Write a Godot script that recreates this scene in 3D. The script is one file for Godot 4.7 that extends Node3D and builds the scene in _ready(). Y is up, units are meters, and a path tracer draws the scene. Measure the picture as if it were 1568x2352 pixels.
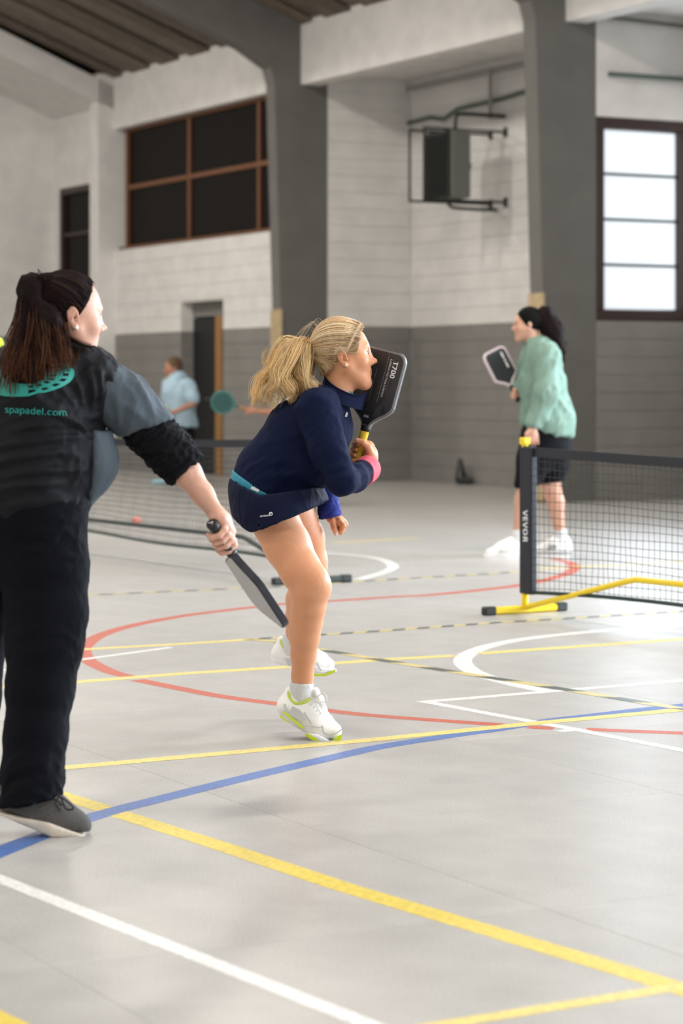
extends Node3D
# A pickleball game in an old sports hall. World axes: the lens stands at x = z = 0 and looks along -z; y is up.
const F := 5650.0        # focal length in pixels of the 1568 x 2352 frame
const CX := 784.0
const HY := 890.0        # row of the horizon
const CH := 1.24         # height of the lens above the floor

var rng := RandomNumberGenerator.new()
var M := {}
var HALL := Transform3D()    # hall axes: x along the long wall (away), y up, z out through the wall
var jobs: Array = []
var taken := {}
var nz := FastNoiseLite.new()

# ------------------------------------------------------------------ naming
func numbered(called: String) -> String:
	var k: int = taken.get(called, 0)
	taken[called] = k + 1
	return called if k == 0 else "%s_%03d" % [called, k]

func tag(o: Node, label: String, category: String, group := "") -> void:
	o.set_meta("label", label)
	o.set_meta("category", category)
	if group != "":
		o.set_meta("group", group)

func thing(called: String, label: String, category: String, at: Vector3, group := "") -> Node3D:
	var o := Node3D.new()
	o.name = numbered(called)
	add_child(o)
	o.position = at
	tag(o, label, category, group)
	return o

func put(called: String, mesh: Mesh, mat: Material, parent: Node = null) -> MeshInstance3D:
	var o := MeshInstance3D.new()
	o.mesh = mesh
	o.material_override = mat
	if parent == null:
		o.name = numbered(called)
		add_child(o)
	else:
		o.name = called
		parent.add_child(o, true)
		# meshes are built in world axes: take the parent's place out again
		o.transform = world_of(parent).affine_inverse()
	return o

func world_of(n: Node) -> Transform3D:
	var t := Transform3D()
	var k: Node = n
	while k is Node3D and k != self:
		t = (k as Node3D).transform * t
		k = k.get_parent()
	return t

func struct(called: String, mesh: Mesh, mat: Material, label := "") -> MeshInstance3D:
	var o := put(called, mesh, mat)
	o.transform = HALL
	o.set_meta("kind", "structure")
	if label != "":
		o.set_meta("label", label)
	return o

func sgroup(called: String, label := "") -> Node3D:
	var o := Node3D.new()
	o.name = numbered(called)
	add_child(o)
	o.transform = HALL
	o.set_meta("kind", "structure")
	if label != "":
		o.set_meta("label", label)
	return o

func sub(called: String, mesh: Mesh, mat: Material, parent: Node, at := Vector3.ZERO) -> MeshInstance3D:
	# a child whose mesh is given in its parent's own axes
	var o := MeshInstance3D.new()
	o.mesh = mesh
	o.material_override = mat
	o.name = called
	parent.add_child(o, true)
	o.position = at
	return o

# ------------------------------------------------------------------ places
func px(x: float, y: float, d: float) -> Vector3:
	return Vector3((x - CX) * d / F, CH - (y - HY) * d / F, -d)

func fl(x: float, y: float, lift := 0.0) -> Vector3:
	var d := CH * F / (y - HY)
	return Vector3((x - CX) * d / F, lift, -d)

# ------------------------------------------------------------------ polygon meshes
class MB:
	var v := PackedVector3Array()
	var n := PackedVector3Array()
	var c := PackedColorArray()
	var uv := PackedVector2Array()
	var ix := PackedInt32Array()
	var col := Color(1, 1, 1)

	func tri(a: Vector3, b: Vector3, d: Vector3) -> void:
		var nn := (b - a).cross(d - a).normalized()
		var s := v.size()
		for p: Vector3 in [a, b, d]:
			v.append(p); n.append(nn); c.append(col)
		ix.append_array(PackedInt32Array([s, s + 2, s + 1]))

	func quad(a: Vector3, b: Vector3, d: Vector3, e: Vector3) -> void:
		var nn := (b - a).cross(e - a)
		if nn.length_squared() < 1e-14:
			nn = (d - b).cross(e - b)
		nn = nn.normalized()
		var s := v.size()
		for p: Vector3 in [a, b, d, e]:
			v.append(p); n.append(nn); c.append(col)
		ix.append_array(PackedInt32Array([s, s + 2, s + 1, s, s + 3, s + 2]))

	func box(lo: Vector3, hi: Vector3, bev := 0.0) -> void:
		var b: float = bev
		if b <= 0.0:
			var P := [Vector3(lo.x, lo.y, lo.z), Vector3(hi.x, lo.y, lo.z), Vector3(hi.x, hi.y, lo.z), Vector3(lo.x, hi.y, lo.z), Vector3(lo.x, lo.y, hi.z), Vector3(hi.x, lo.y, hi.z), Vector3(hi.x, hi.y, hi.z), Vector3(lo.x, hi.y, hi.z)]
			for f: Array in [[4, 5, 6, 7], [1, 0, 3, 2], [5, 1, 2, 6], [0, 4, 7, 3], [7, 6, 2, 3], [0, 1, 5, 4]]:
				quad(P[f[0]], P[f[1]], P[f[2]], P[f[3]])
			return
		# chamfered box: eight corners of three points each
		var cc := (lo + hi) / 2.0
		var h := (hi - lo) / 2.0
		for ax in 3:
			for s: float in [-1.0, 1.0]:
				var u := (ax + 1) % 3
				var w := (ax + 2) % 3
				var pts := []
				for k: Array in [[-1, -1], [1, -1], [1, 1], [-1, 1]]:
					var p := Vector3()
					p[ax] = s * h[ax]
					p[u] = k[0] * (h[u] - b)
					p[w] = k[1] * (h[w] - b)
					pts.append(cc + p)
				if s > 0:
					quad(pts[0], pts[1], pts[2], pts[3])
				else:
					quad(pts[3], pts[2], pts[1], pts[0])
		for ax in 3:
			var u := (ax + 1) % 3
			var w := (ax + 2) % 3
			for k: Array in [[-1, -1], [1, -1], [1, 1], [-1, 1]]:
				var a := Vector3(); var a2 := Vector3(); var e := Vector3(); var e2 := Vector3()
				a[ax] = -h[ax] + b; e[ax] = h[ax] - b
				a[u] = k[0] * h[u]; a[w] = k[1] * (h[w] - b)
				a2 = a; a2[u] = k[0] * (h[u] - b); a2[w] = k[1] * h[w]
				e = Vector3(a); e[ax] = h[ax] - b
				e2 = Vector3(a2); e2[ax] = h[ax] - b
				if k[0] * k[1] > 0:
					quad(cc + a, cc + a2, cc + e2, cc + e)
				else:
					quad(cc + a, cc + e, cc + e2, cc + a2)
		for sx: float in [-1.0, 1.0]:
			for sy: float in [-1.0, 1.0]:
				for sz: float in [-1.0, 1.0]:
					var p1 := cc + Vector3(sx * h.x, sy * (h.y - b), sz * (h.z - b))
					var p2 := cc + Vector3(sx * (h.x - b), sy * h.y, sz * (h.z - b))
					var p3 := cc + Vector3(sx * (h.x - b), sy * (h.y - b), sz * h.z)
					if sx * sy * sz > 0:
						tri(p1, p2, p3)
					else:
						tri(p1, p3, p2)

	# smooth tube through points
	func tube(pts: PackedVector3Array, radii: PackedFloat32Array, sides := 8, caps := true, flat := 1.0) -> void:
		var m := pts.size()
		if m < 2:
			return
		var t0 := (pts[1] - pts[0]).normalized()
		var up := Vector3(0, 0, 1) if absf(t0.z) < 0.8 else Vector3(1, 0, 0)
		var e1 := t0.cross(up).normalized()
		var s := v.size()
		for i in m:
			var t := (pts[mini(i + 1, m - 1)] - pts[maxi(i - 1, 0)]).normalized()
			e1 = (e1 - t * e1.dot(t)).normalized()
			var e2 := t.cross(e1)
			var r: float = radii[mini(i, radii.size() - 1)]
			for k in sides:
				var a := TAU * k / sides
				var o := e1 * cos(a) * flat + e2 * sin(a)
				v.append(pts[i] + o * r); n.append(o.normalized()); c.append(col)
		for i in m - 1:
			for k in sides:
				var a := s + i * sides + k
				var b := s + i * sides + (k + 1) % sides
				ix.append_array(PackedInt32Array([a, a + sides, b, b, a + sides, b + sides]))
		if caps:
			for side in 2:
				var i := 0 if side == 0 else m - 1
				var t := (pts[0] - pts[1]).normalized() if side == 0 else (pts[m - 1] - pts[m - 2]).normalized()
				var s2 := v.size()
				for k in sides:
					v.append(v[s + i * sides + k]); n.append(t); c.append(col)
				for k in range(1, sides - 1):
					if side == 0:
						ix.append_array(PackedInt32Array([s2, s2 + k, s2 + k + 1]))
					else:
						ix.append_array(PackedInt32Array([s2, s2 + k + 1, s2 + k]))

	# extruded outline (counter-clockwise seen from +z), flat faces at z0 and z1
	func extrude(poly: PackedVector2Array, z0: float, z1: float, xf: Transform3D, top := true, bottom := true, walls := true) -> void:
		var tr := Geometry2D.triangulate_polygon(poly)
		for k in range(0, tr.size(), 3):
			var a := poly[tr[k]]; var b := poly[tr[k + 1]]; var d := poly[tr[k + 2]]
			if (b - a).cross(d - a) < 0:
				var q := b; b = d; d = q
			if top:
				tri(xf * Vector3(a.x, a.y, z1), xf * Vector3(b.x, b.y, z1), xf * Vector3(d.x, d.y, z1))
			if bottom:
				tri(xf * Vector3(a.x, a.y, z0), xf * Vector3(d.x, d.y, z0), xf * Vector3(b.x, b.y, z0))
		if walls:
			for k in poly.size():
				var a := poly[k]; var b := poly[(k + 1) % poly.size()]
				quad(xf * Vector3(a.x, a.y, z0), xf * Vector3(b.x, b.y, z0), xf * Vector3(b.x, b.y, z1), xf * Vector3(a.x, a.y, z1))

	# rings of equal count joined to a skin, smooth normals
	func loft(rings: Array, close_ends := true) -> void:
		var s := v.size()
		var k: int = rings[0].size()
		for r: PackedVector3Array in rings:
			for p in r:
				v.append(p); n.append(Vector3.ZERO); c.append(col)
		var f0 := ix.size()
		for i in rings.size() - 1:
			for j in k:
				var a := s + i * k + j
				var b := s + i * k + (j + 1) % k
				ix.append_array(PackedInt32Array([a, a + k, b, b, a + k, b + k]))
		for q in range(f0, ix.size(), 3):
			var a := v[ix[q]]; var b := v[ix[q + 1]]; var d := v[ix[q + 2]]
			var nn := (d - a).cross(b - a)
			for w in 3:
				n[ix[q + w]] += nn
		for q in range(s, v.size()):
			n[q] = n[q].normalized()
		if close_ends:
			for side in 2:
				var r: PackedVector3Array = rings[0] if side == 0 else rings[rings.size() - 1]
				var mid := Vector3()
				for p in r:
					mid += p / r.size()
				for j in k:
					if side == 0:
						tri(mid, r[j], r[(j + 1) % k])
					else:
						tri(mid, r[(j + 1) % k], r[j])

	func lathe(prof: PackedVector2Array, xf: Transform3D, sides := 20) -> void:
		# profile of (radius, height) about the y axis
		var rings := []
		for p in prof:
			var r := PackedVector3Array()
			for k in sides:
				var a := -TAU * k / sides
				r.append(xf * Vector3(p.x * cos(a), p.y, p.x * sin(a)))
			rings.append(r)
		loft(rings, true)

	func mesh() -> ArrayMesh:
		var arr := []
		arr.resize(Mesh.ARRAY_MAX)
		arr[Mesh.ARRAY_VERTEX] = v
		arr[Mesh.ARRAY_NORMAL] = n
		arr[Mesh.ARRAY_COLOR] = c
		if uv.size() == v.size():
			arr[Mesh.ARRAY_TEX_UV] = uv
		arr[Mesh.ARRAY_INDEX] = ix
		var m := ArrayMesh.new()
		m.add_surface_from_arrays(Mesh.PRIMITIVE_TRIANGLES, arr)
		return m

func box_mesh(lo: Vector3, hi: Vector3, bev := 0.0) -> ArrayMesh:
	var b := MB.new()
	b.box(lo, hi, bev)
	return b.mesh()

func tube_mesh(pts: Array, r: float, sides := 10) -> ArrayMesh:
	var b := MB.new()
	b.tube(PackedVector3Array(pts), PackedFloat32Array([r]), sides)
	return b.mesh()

func curve(pts: Array, n: int) -> PackedVector3Array:
	# Catmull-Rom through points
	var out := PackedVector3Array()
	var m := pts.size()
	for i in n:
		var t := float(i) / (n - 1) * (m - 1)
		var k := mini(int(t), m - 2)
		var f := t - k
		var a: Vector3 = pts[maxi(k - 1, 0)]
		var b: Vector3 = pts[k]
		var c: Vector3 = pts[k + 1]
		var d: Vector3 = pts[mini(k + 2, m - 1)]
		out.append(b.cubic_interpolate(c, a, d, f))
	return out

# ------------------------------------------------------------------ rounded bodies: a field of tapered bones joined smoothly, meshed as surface nets
class Field:
	var A := PackedVector3Array()
	var B := PackedVector3Array()
	var IB := PackedFloat32Array()
	var RA := PackedFloat32Array()
	var RB := PackedFloat32Array()
	var K := PackedFloat32Array()
	var S := PackedByteArray()      # 1: cut away
	var X: Array[Transform3D] = []
	var HX := PackedByteArray()
	var CN := PackedVector3Array()  # clip planes: keep where dot(n, p) < c
	var CD := PackedFloat32Array()
	var NA := PackedVector3Array()  # notches: cut away where both planes of a pair hold
	var NB := PackedVector3Array()
	var NC := PackedFloat32Array()
	var ND := PackedFloat32Array()
	var lo := Vector3(1e9, 1e9, 1e9)
	var hi := Vector3(-1e9, -1e9, -1e9)
	var kmax := 0.0

	func grow(p: Vector3, r: float) -> void:
		lo = lo.min(p - Vector3(r, r, r))
		hi = hi.max(p + Vector3(r, r, r))

	func cone(a: Vector3, b: Vector3, ra: float, rb: float, k := 0.02, st := Vector3.ONE, sub := false) -> void:
		var xf := Transform3D()
		var has := 0
		if st != Vector3.ONE:
			xf = Transform3D(Basis.from_scale(Vector3.ONE / st), Vector3.ZERO)
			has = 1
		var a2 := xf * a
		var b2 := xf * b
		A.append(a2); B.append(b2 - a2)
		var l := (b2 - a2).length_squared()
		IB.append(1.0 / l if l > 1e-12 else 0.0)
		RA.append(ra); RB.append(rb - ra); K.append(k); S.append(1 if sub else 0); X.append(xf); HX.append(has)
		kmax = maxf(kmax, k)
		if not sub:
			var m: float = maxf(maxf(st.x, st.y), st.z)
			grow(a, ra * m + k); grow(b, rb * m + k)

	func chain(pts: Array, radii: Array, k := 0.02, st := Vector3.ONE) -> void:
		for i in pts.size() - 1:
			cone(pts[i], pts[i + 1], radii[i], radii[i + 1], k, st)

	func ball(p: Vector3, r: float, k := 0.02, sub := false) -> void:
		cone(p, p, r, r, k, Vector3.ONE, sub)

	func ell(p: Vector3, r: Vector3, bs: Basis, k := 0.02, sub := false) -> void:
		var m: float = minf(minf(r.x, r.y), r.z)
		var inv := Basis.from_scale(Vector3(m, m, m) / r) * bs.transposed()
		X.append(Transform3D(inv, inv * (-p)))
		HX.append(1)
		A.append(Vector3.ZERO); B.append(Vector3.ZERO); IB.append(0.0)
		RA.append(m); RB.append(0.0); K.append(k); S.append(1 if sub else 0)
		kmax = maxf(kmax, k)
		if not sub:
			grow(p, maxf(maxf(r.x, r.y), r.z) + k)

	func clip(n: Vector3, through: Vector3) -> void:
		CN.append(n.normalized()); CD.append(n.normalized().dot(through))

	func notch(n1: Vector3, p1: Vector3, n2: Vector3, p2: Vector3) -> void:
		NA.append(n1.normalized()); NC.append(n1.normalized().dot(p1))
		NB.append(n2.normalized()); ND.append(n2.normalized().dot(p2))

	func prim(i: int, p: Vector3) -> float:
		var q := X[i] * p if HX[i] == 1 else p
		q -= A[i]
		var b := B[i]
		var t := clampf(q.dot(b) * IB[i], 0.0, 1.0)
		return (q - b * t).length() - RA[i] - RB[i] * t

	func at(p: Vector3, ids: PackedInt32Array) -> float:
		var d := 1e3
		for i in ids:
			var q := X[i] * p if HX[i] == 1 else p
			q -= A[i]
			var b := B[i]
			var t := clampf(q.dot(b) * IB[i], 0.0, 1.0)
			var e := (q - b * t).length() - RA[i] - RB[i] * t
			var k := K[i]
			if S[i] == 1:
				e = -e
				var h := k - absf(d - e)
				d = maxf(d, e)
				if h > 0.0:
					d += h * h * 0.25 / k
			else:
				var h := k - absf(d - e)
				d = minf(d, e)
				if h > 0.0:
					d -= h * h * 0.25 / k
		for i in CD.size():
			d = maxf(d, CN[i].dot(p) - CD[i])
		for i in NC.size():
			d = maxf(d, -maxf(NA[i].dot(p) - NC[i], NB[i].dot(p) - ND[i]))
		return d

	func all_ids() -> PackedInt32Array:
		var r := PackedInt32Array()
		for i in A.size():
			r.append(i)
		return r

	# distance along dir from p to the surface, or -1
	func cast(p: Vector3, dir: Vector3, most: float) -> float:
		var ids := all_ids()
		var t := 0.0
		for k in 90:
			var d := at(p + dir * t, ids)
			if d < 0.0004:
				return t
			t += d * 0.9
			if t > most:
				return -1.0
		return t

	# (points, normals, indices) with cells of size c
	func mesh(c: float) -> Array:
		const N := 6
		var o := lo - Vector3(c, c, c) * 2.0
		var cells := ((hi - lo) / c).ceil() + Vector3(5, 5, 5)
		var bx := int(ceil(cells.x / N)); var by := int(ceil(cells.y / N)); var bz := int(ceil(cells.z / N))
		var nx := bx * N + 1; var ny := by * N + 1
		var nxy := nx * ny
		var R := c * N * 0.8661
		var pts := PackedVector3Array()
		var where := {}
		var edges := PackedInt32Array()
		var count := A.size()
		var dist := PackedFloat32Array()
		dist.resize(count)
		var N1 := N + 1
		var N2 := N1 * N1
		var val := PackedFloat32Array()
		val.resize(N1 * N2)
		for kb in bz:
			for jb in by:
				for ib in bx:
					var base := o + Vector3(ib, jb, kb) * (c * N)
					var mid := base + Vector3(1, 1, 1) * (c * N * 0.5)
					var dm := 1e9
					var off := false
					for i in CD.size():
						if CN[i].dot(mid) - CD[i] > R * 1.1:
							off = true
							break
					if off:
						continue
					for i in count:
						var q := X[i] * mid if HX[i] == 1 else mid
						q -= A[i]
						var b := B[i]
						var t := clampf(q.dot(b) * IB[i], 0.0, 1.0)
						var e := (q - b * t).length() - RA[i] - RB[i] * t
						dist[i] = e
						if S[i] == 0 and e < dm:
							dm = e
					if dm > R * 1.1 + kmax * 0.5:
						continue
					var ids := PackedInt32Array()
					for i in count:
						if S[i] == 0:
							if dist[i] < dm + 2.2 * R + K[i]:
								ids.append(i)
						elif dist[i] < 1.2 * R + K[i]:
							ids.append(i)
					var dc := at(mid, ids)
					if absf(dc) > R * 1.25 + 0.002:
						continue
					var w := 0
					var any_in := false
					var any_out := false
					for k in N1:
						for j in N1:
							var p := base + Vector3(0, j * c, k * c)
							for i in N1:
								var d := at(p, ids)
								val[w] = d
								if d < 0.0:
									any_in = true
								else:
									any_out = true
								w += 1
								p.x += c
					if not (any_in and any_out):
						continue
					for k in N:
						for j in N:
							for i in N:
								var s := i + j * N1 + k * N2
								var v0 := val[s]; var v1 := val[s + 1]; var v2 := val[s + N1]; var v3 := val[s + N1 + 1]
								var v4 := val[s + N2]; var v5 := val[s + N2 + 1]; var v6 := val[s + N2 + N1]; var v7 := val[s + N2 + N1 + 1]
								var m := int(v0 < 0.0) + int(v1 < 0.0) + int(v2 < 0.0) + int(v3 < 0.0) + int(v4 < 0.0) + int(v5 < 0.0) + int(v6 < 0.0) + int(v7 < 0.0)
								if m == 0 or m == 8:
									continue
								var sum := Vector3.ZERO
								var nn := 0
								if (v0 < 0.0) != (v1 < 0.0): sum += Vector3(v0 / (v0 - v1), 0, 0); nn += 1
								if (v2 < 0.0) != (v3 < 0.0): sum += Vector3(v2 / (v2 - v3), 1, 0); nn += 1
								if (v4 < 0.0) != (v5 < 0.0): sum += Vector3(v4 / (v4 - v5), 0, 1); nn += 1
								if (v6 < 0.0) != (v7 < 0.0): sum += Vector3(v6 / (v6 - v7), 1, 1); nn += 1
								if (v0 < 0.0) != (v2 < 0.0): sum += Vector3(0, v0 / (v0 - v2), 0); nn += 1
								if (v1 < 0.0) != (v3 < 0.0): sum += Vector3(1, v1 / (v1 - v3), 0); nn += 1
								if (v4 < 0.0) != (v6 < 0.0): sum += Vector3(0, v4 / (v4 - v6), 1); nn += 1
								if (v5 < 0.0) != (v7 < 0.0): sum += Vector3(1, v5 / (v5 - v7), 1); nn += 1
								if (v0 < 0.0) != (v4 < 0.0): sum += Vector3(0, 0, v0 / (v0 - v4)); nn += 1
								if (v1 < 0.0) != (v5 < 0.0): sum += Vector3(1, 0, v1 / (v1 - v5)); nn += 1
								if (v2 < 0.0) != (v6 < 0.0): sum += Vector3(0, 1, v2 / (v2 - v6)); nn += 1
								if (v3 < 0.0) != (v7 < 0.0): sum += Vector3(1, 1, v3 / (v3 - v7)); nn += 1
								var gi := ib * N + i; var gj := jb * N + j; var gk := kb * N + k
								var key := gi + gj * nx + gk * nxy
								where[key] = pts.size()
								pts.append(base + (Vector3(i, j, k) + sum / nn) * c)
								if (v0 < 0.0) != (v1 < 0.0):
									edges.append_array(PackedInt32Array([key, 0, 1 if v0 < 0.0 else 0]))
								if (v0 < 0.0) != (v2 < 0.0):
									edges.append_array(PackedInt32Array([key, 1, 1 if v0 < 0.0 else 0]))
								if (v0 < 0.0) != (v4 < 0.0):
									edges.append_array(PackedInt32Array([key, 2, 1 if v0 < 0.0 else 0]))
		var ix := PackedInt32Array()
		for e in range(0, edges.size(), 3):
			var key := edges[e]
			var q1 := nx; var q2 := nxy
			if edges[e + 1] == 1:
				q1 = nxy; q2 = 1
			elif edges[e + 1] == 2:
				q1 = 1; q2 = nx
			var a: int = where.get(key, -1)
			var b: int = where.get(key - q1, -1)
			var d: int = where.get(key - q1 - q2, -1)
			var f: int = where.get(key - q2, -1)
			if a < 0 or b < 0 or d < 0 or f < 0:
				continue
			# clockwise seen from outside
			if edges[e + 2] == 1:
				ix.append_array(PackedInt32Array([a, d, b, a, f, d]))
			else:
				ix.append_array(PackedInt32Array([a, b, d, a, d, f]))
		return [pts, ix]

static func normals_of(pts: PackedVector3Array, ix: PackedInt32Array) -> PackedVector3Array:
	var n := PackedVector3Array()
	n.resize(pts.size())
	for q in range(0, ix.size(), 3):
		var a := ix[q]; var b := ix[q + 1]; var d := ix[q + 2]
		var nn := (pts[d] - pts[a]).cross(pts[b] - pts[a])
		n[a] += nn; n[b] += nn; n[d] += nn
	for i in n.size():
		n[i] = n[i].normalized()
	return n

# a job: fields meshed together into one mesh; bumps: Callable(p, normal) -> metres; paint: Callable(p) -> Color
func soft(called: String, fields: Array, cells: Array, mat: Material, parent: Node, opt := {}) -> void:
	jobs.append({"name": called, "fields": fields, "cells": cells, "mat": mat, "parent": parent, "opt": opt, "out": null})

func run_job(i: int) -> void:
	var j: Dictionary = jobs[i]
	var V := PackedVector3Array()
	var I := PackedInt32Array()
	for k in j.fields.size():
		var f: Field = j.fields[k]
		var r: Array = f.mesh(j.cells[k])
		var s := V.size()
		V.append_array(r[0])
		for q: int in r[1]:
			I.append(q + s)
	var opt: Dictionary = j.opt
	if opt.has("bump"):
		var n0 := normals_of(V, I)
		var f: Callable = opt.bump
		for k in V.size():
			V[k] += n0[k] * float(f.call(V[k], n0[k]))
	var n := normals_of(V, I)
	var arr := []
	arr.resize(Mesh.ARRAY_MAX)
	arr[Mesh.ARRAY_VERTEX] = V
	arr[Mesh.ARRAY_NORMAL] = n
	arr[Mesh.ARRAY_INDEX] = I
	if opt.has("paint"):
		var f: Callable = opt.paint
		var cs := PackedColorArray()
		cs.resize(V.size())
		for k in V.size():
			cs[k] = f.call(V[k])
		arr[Mesh.ARRAY_COLOR] = cs
	j.out = arr

func run_jobs() -> void:
	var t := Time.get_ticks_msec()
	var id := WorkerThreadPool.add_group_task(run_job, jobs.size(), -1, true)
	WorkerThreadPool.wait_for_group_task_completion(id)
	for j: Dictionary in jobs:
		var m := ArrayMesh.new()
		if j.out == null or j.out[Mesh.ARRAY_VERTEX].size() == 0:
			print("empty: ", j.name)
			continue
		m.add_surface_from_arrays(Mesh.PRIMITIVE_TRIANGLES, j.out)
		var o := put(j.name, m, j.mat, j.parent)
		if j.opt.has("label"):
			o.set_meta("label", j.opt.label)
	print("bodies: ", Time.get_ticks_msec() - t, " ms")

# lay a flat print (points in x, y of xf) onto a field's surface along -z of xf
func printed(called: String, arr: Array, xf: Transform3D, f: Field, mat: Material, parent: Node, lift := 0.0015, bump: Variant = null) -> void:
	var V: PackedVector3Array = arr[Mesh.ARRAY_VERTEX]
	var out := PackedVector3Array()
	var N := PackedVector3Array()
	var dir := -xf.basis.z.normalized()
	var ids := f.all_ids()
	for p in V:
		var w := xf * Vector3(p.x, p.y, 0)
		var t := f.cast(w, dir, 0.6)
		if t < 0:
			t = 0.25
		var q := w + dir * t
		var n := -dir
		if bump != null:
			# follow the folds of the cloth
			var e := 0.003
			var d0 := f.at(q, ids)
			n = Vector3(f.at(q + Vector3(e, 0, 0), ids) - d0, f.at(q + Vector3(0, e, 0), ids) - d0, f.at(q + Vector3(0, 0, e), ids) - d0).normalized()
			q += n * float(bump.call(q, n))
		out.append(q + n * lift)
		N.append(n)
	var a2 := []
	a2.resize(Mesh.ARRAY_MAX)
	a2[Mesh.ARRAY_VERTEX] = out
	a2[Mesh.ARRAY_NORMAL] = N
	a2[Mesh.ARRAY_INDEX] = arr[Mesh.ARRAY_INDEX]
	var m := ArrayMesh.new()
	m.add_surface_from_arrays(Mesh.PRIMITIVE_TRIANGLES, a2)
	put(called, m, mat, parent)

func letters(text: String, height: float, bold := false) -> Array:
	var t := TextMesh.new()
	t.text = text
	var f := SystemFont.new()
	f.font_names = PackedStringArray(["Droid Sans"])
	if bold:
		f.font_weight = 700
	t.font = f
	t.font_size = 48
	t.pixel_size = height / 36.0
	t.depth = 0.0
	var arr := t.surface_get_arrays(0) if t.get_surface_count() > 0 else t.get_mesh_arrays()
	# keep the front faces only
	var out := []
	out.resize(Mesh.ARRAY_MAX)
	out[Mesh.ARRAY_VERTEX] = arr[Mesh.ARRAY_VERTEX]
	var ix: PackedInt32Array = arr[Mesh.ARRAY_INDEX]
	var nn: PackedVector3Array = arr[Mesh.ARRAY_NORMAL]
	var k := PackedInt32Array()
	for q in range(0, ix.size(), 3):
		if nn[ix[q]].z > 0.5:
			k.append_array(PackedInt32Array([ix[q], ix[q + 1], ix[q + 2]]))
	out[Mesh.ARRAY_INDEX] = k
	return out

# ------------------------------------------------------------------ materials
func mat(rgb: Color, rough := 0.8, extra := {}) -> StandardMaterial3D:
	# rgb: linear base colour
	var m := StandardMaterial3D.new()
	m.albedo_color = rgb.linear_to_srgb()
	m.roughness = rough
	for k: String in extra:
		m.set(k, extra[k])
	return m

func noise_tex(freq: float, lo: Color, hi: Color, size := 512, octaves := 4, seed_ := 1, mids := []) -> NoiseTexture2D:
	var f := FastNoiseLite.new()
	f.noise_type = FastNoiseLite.TYPE_SIMPLEX_SMOOTH
	f.frequency = freq
	f.fractal_octaves = octaves
	f.seed = seed_
	var g := Gradient.new()
	g.set_color(0, lo)
	g.set_color(1, hi)
	for k: Array in mids:
		g.add_point(k[0], k[1])
	var t := NoiseTexture2D.new()
	t.width = size; t.height = size
	t.seamless = true
	t.noise = f
	t.color_ramp = g
	return t

func textured(m: StandardMaterial3D, t: Texture2D, scale: float, world := false) -> StandardMaterial3D:
	m.albedo_texture = t
	m.uv1_triplanar = true
	m.uv1_world_triplanar = world
	m.uv1_scale = Vector3(scale, scale, scale)
	return m

func relief(m: StandardMaterial3D, t: Texture2D, cm: float) -> StandardMaterial3D:
	m.heightmap_enabled = true
	m.heightmap_texture = t
	m.heightmap_scale = cm
	return m

func vcol(m: StandardMaterial3D) -> StandardMaterial3D:
	m.vertex_color_use_as_albedo = true
	return m

func grey(v: float) -> Color:
	return Color(v, v, v)

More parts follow.
